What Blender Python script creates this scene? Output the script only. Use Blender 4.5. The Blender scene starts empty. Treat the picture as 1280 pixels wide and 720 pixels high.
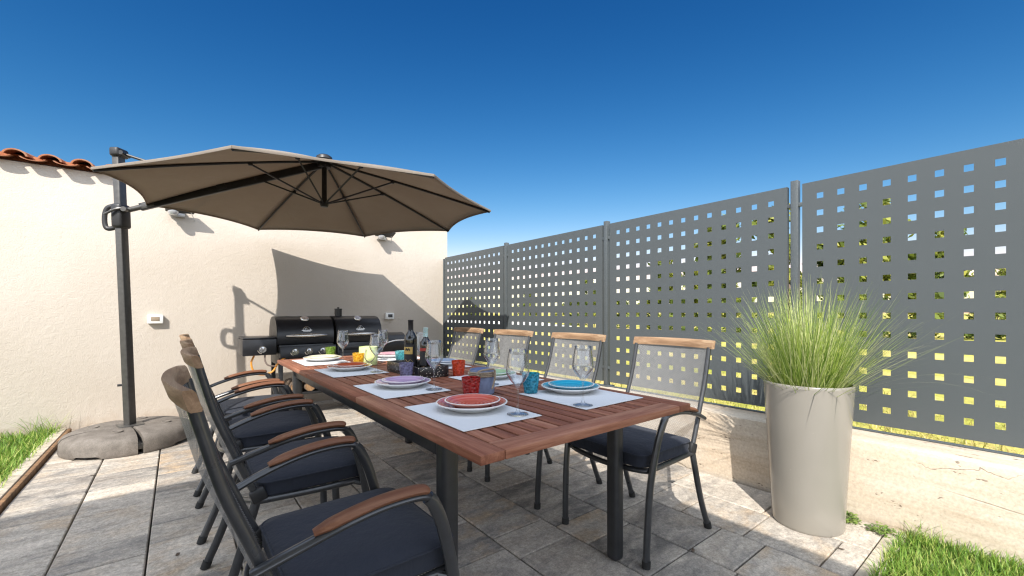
import bpy, bmesh, math, random
from mathutils import Vector, Matrix
# World axes: X runs across the terrace towards the perforated fence, Y along the fence to the back wall, Z up. Metres.
R = math.radians
PI = math.pi
random.seed(7)
S = bpy.context.scene
COL = S.collection

# ------------------------------------------------------------------ materials
def new_mat(name):
    m = bpy.data.materials.new(name); m.use_nodes = True
    nt = m.node_tree; nt.nodes.clear()
    out = nt.nodes.new('ShaderNodeOutputMaterial')
    return m, nt, out

def N(nt, typ, **kw):
    n = nt.nodes.new(typ)
    for k, v in kw.items():
        if k.startswith('i_'):
            key = k[2:]
            key = int(key) if key.isdigit() else key.replace('_', ' ')
            n.inputs[key].default_value = v
        else:
            setattr(n, k, v)
    return n

def L(nt, a, b): nt.links.new(a, b)

def c4(c): return (c[0], c[1], c[2], 1.0)

def ramp(nt, fac, stops):
    r = nt.nodes.new('ShaderNodeValToRGB')
    el = r.color_ramp.elements
    while len(el) < len(stops): el.new(0.5)
    for e, (p, c) in zip(el, stops):
        e.position = p; e.color = c4(c)
    L(nt, fac, r.inputs['Fac'])
    return r.outputs['Color']

def coords(nt, scale=(1, 1, 1), kind='Object', rot=(0, 0, 0)):
    t = nt.nodes.new('ShaderNodeTexCoord')
    m = nt.nodes.new('ShaderNodeMapping')
    m.inputs['Scale'].default_value = scale
    m.inputs['Rotation'].default_value = rot
    L(nt, t.outputs[kind], m.inputs['Vector'])
    return m.outputs['Vector']

def noise(nt, vec, scale=5, detail=5, rough=.55, dist=0):
    n = N(nt, 'ShaderNodeTexNoise', i_Scale=scale, i_Detail=detail, i_Roughness=rough, i_Distortion=dist)
    L(nt, vec, n.inputs['Vector'])
    return n.outputs['Fac']

def mixc(nt, fac, a, b, blend='MIX'):
    m = nt.nodes.new('ShaderNodeMix'); m.data_type = 'RGBA'; m.blend_type = blend
    for sock, v in ((m.inputs[0], fac), (m.inputs[6], a), (m.inputs[7], b)):
        if hasattr(v, 'is_output'): L(nt, v, sock)
        elif isinstance(v, (int, float)): sock.default_value = v
        else: sock.default_value = c4(v)
    return m.outputs[2]

def math_n(nt, op, a, b=None):
    m = nt.nodes.new('ShaderNodeMath'); m.operation = op
    for i, v in enumerate((a, b)):
        if v is None: continue
        if hasattr(v, 'is_output'): L(nt, v, m.inputs[i])
        else: m.inputs[i].default_value = v
    return m.outputs[0]

def bump(nt, h, strength=.3, dist=.01):
    b = N(nt, 'ShaderNodeBump', i_Strength=strength, i_Distance=dist)
    L(nt, h, b.inputs['Height'])
    return b.outputs['Normal']

def principled(nt, out, color=None, rough=.5, metal=0, normal=None, spec=.5, coat=0, sheen=0):
    p = nt.nodes.new('ShaderNodeBsdfPrincipled')
    if color is not None:
        if hasattr(color, 'is_output'): L(nt, color, p.inputs['Base Color'])
        else: p.inputs['Base Color'].default_value = c4(color)
    if hasattr(rough, 'is_output'): L(nt, rough, p.inputs['Roughness'])
    else: p.inputs['Roughness'].default_value = rough
    p.inputs['Metallic'].default_value = metal
    p.inputs['Specular IOR Level'].default_value = spec
    p.inputs['Coat Weight'].default_value = coat
    p.inputs['Coat Roughness'].default_value = .08
    p.inputs['Sheen Weight'].default_value = sheen
    if normal is not None: L(nt, normal, p.inputs['Normal'])
    if out is not None: L(nt, p.outputs[0], out.inputs['Surface'])
    return p

M = {}
def simple(name, color, rough=.5, metal=0, spec=.5, coat=0, var=.12, nscale=30, bstr=0, bscale=200, bdist=.002):
    m, nt, out = new_mat(name)
    v = coords(nt)
    f = noise(nt, v, nscale, 4)
    lo = tuple(max(0, c * (1 - var)) for c in color); hi = tuple(min(1, c * (1 + var)) for c in color)
    col = ramp(nt, f, [(.3, lo), (.7, hi)])
    nm = None
    if bstr: nm = bump(nt, noise(nt, v, bscale, 2), bstr, bdist)
    f2 = noise(nt, v, nscale * .6, 3)
    rr = N(nt, 'ShaderNodeMapRange', i_3=max(.02, rough - .08), i_4=min(1, rough + .08)); L(nt, f2, rr.inputs[0])
    principled(nt, out, col, rr.outputs[0], metal, nm, spec, coat)
    M[name] = m
    return m

simple('anthracite', (.040, .042, .046), .30, .30, .5, coat=.35, var=.15, bstr=.06, bscale=600, bdist=.001)
simple('table_metal', (.020, .021, .023), .36, 0, .5, var=.2)
simple('pole_metal', (.075, .072, .068), .38, .35, .5, var=.15)
simple('black_metal', (.010, .010, .011), .42, .0, .5, var=.2)
simple('black_plastic', (.014, .014, .015), .45, var=.2)
simple('rubber', (.012, .012, .012), .7, var=.3)
simple('bbq_black', (.010, .0105, .013), .36, .0, .5, var=.3, bstr=.08, bscale=900, bdist=.001)
simple('steel', (.62, .60, .57), .28, 1.0, var=.06)
simple('chrome', (.75, .75, .75), .14, 1.0, var=.03)
simple('white_plastic', (.74, .74, .72), .4, var=.03)
simple('grey_glass', (.06, .065, .07), .1, var=.1)
simple('lamp_silver', (.55, .56, .58), .35, .6, var=.05)
simple('cork', (.42, .25, .12), .8, var=.35, nscale=120)
simple('white_ceramic', (.74, .73, .71), .18, coat=.3, var=.02)
simple('soil', (.035, .025, .018), .95, var=.5, nscale=60, bstr=.8, bscale=60, bdist=.02)
simple('hose_orange', (.62, .25, .03), .45, var=.1)
simple('hose_grey', (.18, .14, .12), .5, var=.1)
simple('gold_label', (.55, .38, .12), .4, .3, var=.15, nscale=150)
simple('black_label', (.012, .012, .014), .55, var=.3)
simple('red_label', (.30, .03, .02), .5, var=.2)
simple('bucket_blue', (.17, .21, .33), .85, var=.15, nscale=60, bstr=.3, bscale=500)
simple('bucket_green', (.62, .70, .30), .85, var=.1, nscale=60, bstr=.3, bscale=500)
simple('bucket_inside', (.07, .10, .20), .9, var=.2)
simple('rope', (.27, .215, .155), .9, var=.3, nscale=250, bstr=.6, bscale=300)
simple('house_plaster', (.80, .77, .70), .9, var=.06, nscale=4)
simple('bark', (.12, .085, .06), .9, var=.4, nscale=14, bstr=.6, bscale=40, bdist=.03)

def mat_plaster():
    m, nt, out = new_mat('plaster')
    v = coords(nt)
    big = noise(nt, v, .9, 5, .6); mid = noise(nt, v, 7, 4, .6); fine = noise(nt, v, 90, 4, .7)
    col = ramp(nt, big, [(.30, (.485, .430, .368)), (.55, (.53, .476, .416)), (.75, (.565, .515, .458))])
    col = mixc(nt, math_n(nt, 'MULTIPLY', mid, .22), col, (.53, .45, .36))
    spots = ramp(nt, noise(nt, v, 38, 2, .5), [(.22, (1, 1, 1)), (.27, (0, 0, 0))])
    col = mixc(nt, math_n(nt, 'MULTIPLY', spots, .18), col, (.45, .36, .28))
    # faint rain streaks under the eave
    vs = coords(nt, (9, 9, .55))
    st = ramp(nt, noise(nt, vs, 1.6, 4, .6), [(.55, (0, 0, 0)), (.8, (1, 1, 1))])
    col = mixc(nt, math_n(nt, 'MULTIPLY', st, .12), col, (.50, .42, .34))
    # splash dirt thrown up along the foot of the wall
    tz = nt.nodes.new('ShaderNodeTexCoord'); sz = nt.nodes.new('ShaderNodeSeparateXYZ'); L(nt, tz.outputs['Object'], sz.inputs[0])
    zz = math_n(nt, 'ADD', sz.outputs['Z'], math_n(nt, 'MULTIPLY', noise(nt, v, 11, 5, .7), -.28))
    dirt = N(nt, 'ShaderNodeMapRange', i_1=-.02, i_2=-.16, i_3=0., i_4=.55); L(nt, zz, dirt.inputs[0])
    col = mixc(nt, dirt.outputs[0], col, (.36, .27, .19))
    h = math_n(nt, 'ADD', math_n(nt, 'MULTIPLY', noise(nt, v, 22, 5, .65), .55), math_n(nt, 'MULTIPLY', fine, .5))
    principled(nt, out, col, .92, 0, bump(nt, h, .6, .012), .2)
    M['plaster'] = m
mat_plaster()

def mat_travertine():
    m, nt, out = new_mat('cast_stone')
    v = coords(nt, (6, .8, 9)); v1 = coords(nt)
    f = noise(nt, v, 1.3, 7, .62, .3)
    col = ramp(nt, f, [(.25, (.39, .305, .22)), (.45, (.52, .44, .345)), (.6, (.575, .505, .415)), (.8, (.62, .56, .485))])
    stain = noise(nt, v1, 2.2, 5, .6)
    col = mixc(nt, ramp(nt, stain, [(.5, (0, 0, 0)), (.75, (.45, .45, .45))]), col, (.54, .41, .285))
    vp = coords(nt, (18, 7, 22))
    pits = ramp(nt, noise(nt, vp, 1.7, 3, .7), [(.30, (1, 1, 1)), (.34, (0, 0, 0))])
    col = mixc(nt, math_n(nt, 'MULTIPLY', pits, .8), col, (.14, .10, .07))
    # long horizontal hairline cracks
    vc = coords(nt, (1, .22, 1.6))
    vo = N(nt, 'ShaderNodeTexVoronoi', feature='DISTANCE_TO_EDGE', i_Scale=2.6); 
    wob = mixc(nt, .16, vc, noise(nt, v1, 6, 4))
    L(nt, wob, vo.inputs['Vector'])
    crack = ramp(nt, vo.outputs['Distance'], [(.0, (1, 1, 1)), (.010, (0, 0, 0))])
    cmask = ramp(nt, noise(nt, v1, 1.7, 2), [(.44, (0, 0, 0)), (.52, (1, 1, 1))])
    crk = math_n(nt, 'MULTIPLY', crack, cmask)
    col = mixc(nt, math_n(nt, 'MULTIPLY', crk, .7), col, (.16, .11, .08))
    col = mixc(nt, .4, col, ramp(nt, noise(nt, v1, 70, 5, .75), [(.3, (.25, .25, .25)), (.7, (.75, .75, .75))]), 'OVERLAY')
    h = math_n(nt, 'SUBTRACT', math_n(nt, 'MULTIPLY', noise(nt, v1, 60, 4, .7), .3), math_n(nt, 'ADD', pits, crk))
    principled(nt, out, col, .85, 0, bump(nt, h, .45, .006), .25)
    M['cast_stone'] = m
mat_travertine()

def mat_paver():
    m, nt, out = new_mat('paver')
    at = N(nt, 'ShaderNodeAttribute', attribute_name='tone')
    sep = nt.nodes.new('ShaderNodeSeparateColor'); L(nt, at.outputs['Color'], sep.inputs[0])
    t = nt.nodes.new('ShaderNodeTexCoord')
    # shift every paver to its own piece of the pattern
    off = nt.nodes.new('ShaderNodeVectorMath'); off.operation = 'MULTIPLY_ADD'
    off.inputs[1].default_value = (37, 53, 17)
    L(nt, at.outputs['Color'], off.inputs[0]); L(nt, t.outputs['Object'], off.inputs[2])
    mp = nt.nodes.new('ShaderNodeMapping'); mp.inputs['Scale'].default_value = (2.4, 6.5, 1); L(nt, off.outputs[0], mp.inputs[0])
    f = noise(nt, mp.outputs[0], 1.6, 7, .62, .5)
    mp2 = nt.nodes.new('ShaderNodeMapping'); mp2.inputs['Scale'].default_value = (3.5, 5, 1); L(nt, off.outputs[0], mp2.inputs[0])
    f2 = noise(nt, mp2.outputs[0], 1.3, 5, .6)
    fac = math_n(nt, 'ADD', f, math_n(nt, 'MULTIPLY', math_n(nt, 'SUBTRACT', sep.outputs[0], .5), .28))
    col = ramp(nt, fac, [(.26, (.16, .152, .145)), (.40, (.285, .264, .24)), (.50, (.365, .333, .293)), (.62, (.44, .397, .345)), (.78, (.53, .48, .42))])
    warm = ramp(nt, f2, [(.47, (0, 0, 0)), (.68, (1, 1, 1))])
    col = mixc(nt, math_n(nt, 'MULTIPLY', warm, math_n(nt, 'MULTIPLY', sep.outputs[1], 1.0)), col, (.43, .325, .22))
    grit = noise(nt, off.outputs[0], 140, 3, .75)
    col = mixc(nt, .45, col, ramp(nt, noise(nt, off.outputs[0], 42, 5, .7), [(.33, (.2, .2, .2)), (.67, (.8, .79, .77))]), 'OVERLAY')
    col = mixc(nt, .4, col, ramp(nt, grit, [(.3, (.12, .12, .12)), (.7, (.8, .78, .75))]), 'OVERLAY')
    h = math_n(nt, 'ADD', math_n(nt, 'MULTIPLY', grit, .6), math_n(nt, 'MULTIPLY', noise(nt, off.outputs[0], 28, 4, .6), .9))
    principled(nt, out, col, .72, 0, bump(nt, h, .5, .006), .35)
    M['paver'] = m
mat_paver()
simple('joint', (.040, .034, .028), .95, var=.5, nscale=80)
simple('kerb_stone', (.46, .40, .32), .85, var=.25, nscale=20, bstr=.4, bscale=120, bdist=.004)
simple('kerb_wood', (.19, .105, .05), .8, var=.5, nscale=25, bstr=.5, bscale=60, bdist=.006)

def mat_wood(name, dark, mid, light, axis, rough=.5, fine=1.0, attr=True):
    m, nt, out = new_mat(name)
    sc = [34, 34, 34]; sc[axis] = 2.2
    if attr:
        at = N(nt, 'ShaderNodeAttribute', attribute_name='tone')
        t = nt.nodes.new('ShaderNodeTexCoord')
        off = nt.nodes.new('ShaderNodeVectorMath'); off.operation = 'MULTIPLY_ADD'; off.inputs[1].default_value = (9, 13, 5)
        L(nt, at.outputs['Color'], off.inputs[0]); L(nt, t.outputs['Object'], off.inputs[2])
        mp = nt.nodes.new('ShaderNodeMapping'); mp.inputs['Scale'].default_value = sc; L(nt, off.outputs[0], mp.inputs[0]); v = mp.outputs[0]
    else:
        v = coords(nt, tuple(sc))
    f = noise(nt, v, 1.0, 7, .65, .6)
    g = noise(nt, v, 4.5 * fine, 4, .7)
    fac = math_n(nt, 'ADD', math_n(nt, 'MULTIPLY', f, .75), math_n(nt, 'MULTIPLY', g, .25))
    if attr:
        sep = nt.nodes.new('ShaderNodeSeparateColor'); L(nt, at.outputs['Color'], sep.inputs[0])
        fac = math_n(nt, 'ADD', fac, math_n(nt, 'MULTIPLY', math_n(nt, 'SUBTRACT', sep.outputs[0], .5), .16))
    col = ramp(nt, fac, [(.3, dark), (.5, mid), (.72, light)])
    principled(nt, out, col, rough, 0, bump(nt, g, .3, .002), .22)
    M[name] = m
mat_wood('table_wood', (.115, .040, .024), (.225, .086, .050), (.39, .19, .12), 1, .55)
mat_wood('table_wood_cross', (.115, .040, .024), (.225, .086, .050), (.39, .19, .12), 0, .55)
mat_wood('arm_wood', (.085, .032, .017), (.150, .064, .034), (.24, .12, .065), 1, .42, attr=False)
mat_wood('rail_wood', (.135, .075, .04), (.27, .17, .10), (.43, .32, .205), 0, .6, attr=False)
mat_wood('log_wood', (.10, .055, .03), (.24, .14, .07), (.38, .25, .14), 0, .9, attr=False)

def mat_cushion():
    m, nt, out = new_mat('cushion_fabric')
    v = coords(nt)
    uv = coords(nt, (700, 700, 700))
    ch = N(nt, 'ShaderNodeTexChecker', i_Scale=1.0); L(nt, uv, ch.inputs['Vector'])
    col = mixc(nt, ch.outputs['Fac'], (.013, .016, .026), (.026, .030, .042))
    col = mixc(nt, math_n(nt, 'MULTIPLY', noise(nt, v, 9, 4), .4), col, (.030, .034, .045))
    vs = coords(nt, (1, 1, .02))
    wr = noise(nt, vs, 46, 3, .6)
    soft = noise(nt, v, 8, 3)
    h = math_n(nt, 'ADD', math_n(nt, 'MULTIPLY', wr, .5), math_n(nt, 'MULTIPLY', soft, 1.6))
    principled(nt, out, col, .88, 0, bump(nt, h, .45, .014), .25, sheen=.06)
    M['cushion_fabric'] = m
mat_cushion()

def mat_mesh():
    # woven sling: an open lattice of dark yarn, the holes are really transparent
    m, nt, out = new_mat('mesh_fabric')
    uv = nt.nodes.new('ShaderNodeUVMap')
    sp = nt.nodes.new('ShaderNodeSeparateXYZ'); L(nt, uv.outputs[0], sp.inputs[0])
    k = 2 * PI / .0092
    a = math_n(nt, 'ABSOLUTE', math_n(nt, 'SINE', math_n(nt, 'MULTIPLY', math_n(nt, 'ADD', sp.outputs[0], sp.outputs[1]), k / 2)))
    b = math_n(nt, 'ABSOLUTE', math_n(nt, 'SINE', math_n(nt, 'MULTIPLY', math_n(nt, 'SUBTRACT', sp.outputs[0], sp.outputs[1]), k / 2)))
    hole = math_n(nt, 'GREATER_THAN', math_n(nt, 'MULTIPLY', a, b), .40)
    v = coords(nt)
    col = ramp(nt, noise(nt, v, 60, 2), [(.3, (.17, .168, .165)), (.7, (.25, .245, .24))])
    p = principled(nt, None, col, .45, 0, None, .5)
    tr = nt.nodes.new('ShaderNodeBsdfTransparent')
    mx = nt.nodes.new('ShaderNodeMixShader')
    L(nt, hole, mx.inputs[0]); L(nt, p.outputs[0], mx.inputs[1]); L(nt, tr.outputs[0], mx.inputs[2])
    L(nt, mx.outputs[0], out.inputs['Surface'])
    M['mesh_fabric'] = m
mat_mesh()

def mat_canopy():
    m, nt, out = new_mat('canopy_fabric')
    v = coords(nt)
    col = ramp(nt, noise(nt, v, 2.5, 4), [(.3, (.28, .243, .206)), (.7, (.325, .285, .245))])
    h = math_n(nt, 'ADD', math_n(nt, 'MULTIPLY', noise(nt, coords(nt, (1, 1, 1)), 7, 3, .5, .8), 1.0), math_n(nt, 'MULTIPLY', noise(nt, v, 900, 2), .05))
    nm = bump(nt, h, .35, .02)
    p = principled(nt, None, col, .85, 0, nm, .2, sheen=.1)
    t = nt.nodes.new('ShaderNodeBsdfTranslucent'); t.inputs[0].default_value = (.38, .29, .215, 1); L(nt, nm, t.inputs['Normal'])
    mx = nt.nodes.new('ShaderNodeMixShader'); mx.inputs[0].default_value = .30
    L(nt, p.outputs[0], mx.inputs[1]); L(nt, t.outputs[0], mx.inputs[2]); L(nt, mx.outputs[0], out.inputs['Surface'])
    M['canopy_fabric'] = m
mat_canopy()

def mat_base():
    m, nt, out = new_mat('base_plastic')
    v = coords(nt)
    f = noise(nt, v, 16, 6, .65)
    col = ramp(nt, f, [(.3, (.11, .096, .083)), (.55, (.155, .136, .118)), (.75, (.195, .174, .154))])
    col = mixc(nt, .3, col, ramp(nt, noise(nt, v, 220, 3, .7), [(.35, (.1, .1, .1)), (.65, (.8, .8, .8))]), 'OVERLAY')
    principled(nt, out, col, .75, 0, bump(nt, noise(nt, v, 180, 3, .7), .4, .003), .3)
    M['base_plastic'] = m
mat_base()

def mat_fence():
    m, nt, out = new_mat('fence_metal')
    v = coords(nt)
    sp = noise(nt, v, 420, 2, .6)
    col = ramp(nt, sp, [(.35, (.052, .062, .068)), (.60, (.082, .094, .099)), (.72, (.24, .255, .262))])
    big = noise(nt, v, 1.3, 4)
    col = mixc(nt, math_n(nt, 'MULTIPLY', big, .35), col, (.080, .089, .092))
    rr = N(nt, 'ShaderNodeMapRange', i_3=.34, i_4=.50); L(nt, big, rr.inputs[0])
    principled(nt, out, col, rr.outputs[0], .05, bump(nt, sp, .35, .0016), .32)
    M['fence_metal'] = m
mat_fence()

def mat_pot():
    m, nt, out = new_mat('pot_gloss')
    v = coords(nt)
    col = ramp(nt, noise(nt, v, 3, 3), [(.3, (.225, .210, .182)), (.7, (.245, .229, .20))])
    vs = coords(nt, (160, 160, 1.5))
    dust = noise(nt, coords(nt), 22, 5, .7)
    rr = N(nt, 'ShaderNodeMapRange', i_3=.16, i_4=.32); L(nt, dust, rr.inputs[0])
    principled(nt, out, col, rr.outputs[0], 0, bump(nt, noise(nt, vs, 1, 2), .04, .002), .5, coat=.35)
    M['pot_gloss'] = m
mat_pot()

def mat_tile():
    m, nt, out = new_mat('terracotta')
    v = coords(nt)
    f = noise(nt, v, 9, 6, .65)
    col = ramp(nt, f, [(.3, (.20, .075, .035)), (.5, (.36, .135, .065)), (.7, (.46, .21, .11))])
    dirt = ramp(nt, noise(nt, v, 4, 5, .7), [(.5, (0, 0, 0)), (.7, (.7, .7, .7))])
    col = mixc(nt, dirt, col, (.22, .16, .12))
    principled(nt, out, col, .9, 0, bump(nt, noise(nt, v, 90, 4, .7), .4, .004), .2)
    M['terracotta'] = m
mat_tile()

def mat_leaf(name, c1, c2, c3, trans=.35, scale=14):
    m, nt, out = new_mat(name)
    at = N(nt, 'ShaderNodeAttribute', attribute_name='tone')
    sep = nt.nodes.new('ShaderNodeSeparateColor'); L(nt, at.outputs['Color'], sep.inputs[0])
    col = ramp(nt, sep.outputs[0], [(.05, c1), (.5, c2), (.95, c3)])
    p = principled(nt, None, col, .5, 0, None, .35)
    t = nt.nodes.new('ShaderNodeBsdfTranslucent'); L(nt, col, t.inputs[0])
    mx = nt.nodes.new('ShaderNodeMixShader'); mx.inputs[0].default_value = trans
    L(nt, p.outputs[0], mx.inputs[1]); L(nt, t.outputs[0], mx.inputs[2]); L(nt, mx.outputs[0], out.inputs['Surface'])
    M[name] = m
mat_leaf('grass_blade', (.075, .165, .020), (.19, .33, .042), (.42, .47, .13))
mat_leaf('plume_grass', (.12, .22, .03), (.37, .47, .10), (.68, .68, .36), .35)
mat_leaf('dry_blade', (.26, .28, .06), (.46, .42, .13), (.60, .48, .24))
mat_leaf('tree_leaf', (.035, .065, .012), (.16, .205, .032), (.42, .41, .08), .35)
mat_leaf('weed_leaf', (.08, .16, .03), (.16, .27, .05), (.26, .34, .09))

def mat_meadow():
    m, nt, out = new_mat('meadow_grass')
    v = coords(nt)
    f = noise(nt, v, .35, 6, .65); g = noise(nt, v, 9, 6, .75)
    col = ramp(nt, f, [(.35, (.28, .31, .06)), (.48, (.42, .39, .12)), (.60, (.58, .46, .23)), (.75, (.50, .42, .15))])
    col = mixc(nt, .55, col, ramp(nt, g, [(.3, (.12, .14, .03)), (.7, (.9, .85, .5))]), 'OVERLAY')
    principled(nt, out, col, .95, 0, bump(nt, g, .8, .05), .1)
    M['meadow_grass'] = m
mat_meadow()
simple('lawn_soil', (.075, .085, .025), .95, var=.5, nscale=40)
simple('gravel', (.62, .58, .52), .95, var=.12, nscale=6)

def mat_clear_glass():
    m, nt, out = new_mat('clear_glass')
    lw = N(nt, 'ShaderNodeLayerWeight', i_Blend=.5)
    g = N(nt, 'ShaderNodeBsdfGlossy', i_Roughness=.015); g.inputs[0].default_value = (1, 1, 1, 1)
    t = nt.nodes.new('ShaderNodeBsdfTransparent'); L(nt, ramp(nt, lw.outputs['Facing'], [(.35, (.955, .965, .97)), (.92, (.50, .53, .57))]), t.inputs[0])
    mx = nt.nodes.new('ShaderNodeMixShader')
    fac = math_n(nt, 'ADD', math_n(nt, 'MULTIPLY', math_n(nt, 'POWER', lw.outputs['Facing'], 2.6), .85), .05)
    L(nt, fac, mx.inputs[0]); L(nt, t.outputs[0], mx.inputs[1]); L(nt, g.outputs[0], mx.inputs[2])
    L(nt, mx.outputs[0], out.inputs['Surface'])
    M['clear_glass'] = m
mat_clear_glass()

def mat_tint(name, col):
    m, nt, out = new_mat(name)
    v = coords(nt)
    vo = N(nt, 'ShaderNodeTexVoronoi', i_Scale=95); L(nt, v, vo.inputs['Vector'])
    h = vo.outputs['Distance']
    nm = bump(nt, h, .8, .006)
    dk = tuple(c * .6 for c in col)
    cc = ramp(nt, h, [(.1, dk), (.5, col), (.8, tuple(min(1, c * 1.25 + .05) for c in col))])
    tr = nt.nodes.new('ShaderNodeBsdfTransparent'); L(nt, cc, tr.inputs[0])
    tl = nt.nodes.new('ShaderNodeBsdfTranslucent'); L(nt, cc, tl.inputs[0]); L(nt, nm, tl.inputs['Normal'])
    df = nt.nodes.new('ShaderNodeBsdfDiffuse'); L(nt, cc, df.inputs[0]); L(nt, nm, df.inputs['Normal'])
    gl = N(nt, 'ShaderNodeBsdfGlossy', i_Roughness=.06); L(nt, nm, gl.inputs['Normal'])
    a = nt.nodes.new('ShaderNodeMixShader'); a.inputs[0].default_value = .5
    L(nt, tl.outputs[0], a.inputs[1]); L(nt, df.outputs[0], a.inputs[2])
    b = nt.nodes.new('ShaderNodeMixShader'); b.inputs[0].default_value = .45
    L(nt, tr.outputs[0], b.inputs[1]); L(nt, a.outputs[0], b.inputs[2])
    fr = N(nt, 'ShaderNodeLayerWeight', i_Blend=.5); L(nt, nm, fr.inputs['Normal'])
    c = nt.nodes.new('ShaderNodeMixShader'); L(nt, math_n(nt, 'ADD', math_n(nt, 'MULTIPLY', math_n(nt, 'POWER', fr.outputs['Facing'], 4.0), .6), .04), c.inputs[0])
    L(nt, b.outputs[0], c.inputs[1]); L(nt, gl.outputs[0], c.inputs[2])
    L(nt, c.outputs[0], out.inputs['Surface'])
    M[name] = m
mat_tint('tint_red', (.62, .025, .02)); mat_tint('tint_orange', (.85, .13, .02)); mat_tint('tint_turquoise', (.06, .55, .68))
mat_tint('tint_purple', (.42, .40, .58)); mat_tint('tint_yellow', (.90, .58, .03)); mat_tint('tint_green', (.32, .48, .06)); mat_tint('tint_aqua', (.35, .75, .78))

def mat_plate(name, col, swirl):
    m, nt, out = new_mat(name)
    v = coords(nt)
    gr = N(nt, 'ShaderNodeTexWave', wave_type='RINGS', rings_direction='Z', i_Scale=22, i_Distortion=2.5, i_Detail=3)
    L(nt, v, gr.inputs['Vector'])
    c = mixc(nt, math_n(nt, 'MULTIPLY', gr.outputs['Fac'], .55), col, swirl)
    c = mixc(nt, math_n(nt, 'MULTIPLY', noise(nt, v, 18, 4, .6), .35), c, tuple(x * .6 for x in col))
    principled(nt, out, c, .2, 0, None, .5, coat=.35)
    M[name] = m
mat_plate('glaze_coral', (.52, .085, .05), (.66, .27, .20)); mat_plate('glaze_orange', (.42, .07, .03), (.50, .15, .07))
mat_plate('glaze_lilac', (.40, .27, .45), (.58, .47, .62)); mat_plate('glaze_turquoise', (.02, .30, .45), (.06, .45, .60))
mat_plate('glaze_green', (.30, .45, .25), (.45, .58, .38)); mat_plate('glaze_pink', (.50, .22, .28), (.62, .38, .40))
mat_plate('glaze_cream', (.70, .62, .40), (.74, .68, .50)); mat_plate('glaze_blue', (.26, .34, .48), (.42, .50, .60))

def mat_placemat():
    m, nt, out = new_mat('placemat_cloth')
    v = coords(nt, (650, 650, 650))
    ch = N(nt, 'ShaderNodeTexChecker', i_Scale=1.0); L(nt, v, ch.inputs['Vector'])
    col = mixc(nt, ch.outputs['Fac'], (.56, .57, .585), (.64, .65, .665))
    principled(nt, out, col, .9, 0, bump(nt, noise(nt, coords(nt), 14, 3), .25, .01), .2)
    M['placemat_cloth'] = m
mat_placemat()

def mat_terrazzo():
    m, nt, out = new_mat('terrazzo')
    v = coords(nt)
    vo = N(nt, 'ShaderNodeTexVoronoi', i_Scale=105); L(nt, v, vo.inputs['Vector'])
    f = ramp(nt, vo.outputs['Distance'], [(.26, (1, 1, 1)), (.34, (0, 0, 0))])
    sp = nt.nodes.new('ShaderNodeSeparateColor'); L(nt, vo.outputs['Color'], sp.inputs[0])
    k = math_n(nt, 'MULTIPLY', f, math_n(nt, 'GREATER_THAN', sp.outputs[0], .45))
    principled(nt, out, mixc(nt, k, (.018, .017, .017), (.62, .56, .47)), .3, 0, None, .5)
    M['terrazzo'] = m
mat_terrazzo()

def mat_bottle():
    m, nt, out = new_mat('bottle_glass')
    principled(nt, out, (.006, .007, .008), .05, 0, None, .6, coat=.3)
    M['bottle_glass'] = m
    m, nt, out = new_mat('foil_pattern')
    vo = N(nt, 'ShaderNodeTexVoronoi', i_Scale=160); L(nt, coords(nt), vo.inputs['Vector'])
    principled(nt, out, ramp(nt, vo.outputs['Distance'], [(.2, (.62, .50, .25)), (.4, (.30, .58, .62)), (.7, (.55, .72, .72))]), .35, .2)
    M['foil_pattern'] = m
mat_bottle()

# ------------------------------------------------------------------ mesh builder
def spline(pts, n=6):
    P = [Vector(p) for p in pts]
    if len(P) < 3: return P
    out = []
    for i in range(len(P) - 1):
        p0 = P[i - 1] if i > 0 else P[0] * 2 - P[1]
        p1, p2 = P[i], P[i + 1]
        p3 = P[i + 2] if i + 2 < len(P) else P[-1] * 2 - P[-2]
        for k in range(n):
            t = k / n
            out.append(.5 * ((2 * p1) + (p2 - p0) * t + (2 * p0 - 5 * p1 + 4 * p2 - p3) * t * t + (3 * p1 - p0 - 3 * p2 + p3) * t ** 3))
    out.append(P[-1])
    return out

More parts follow.
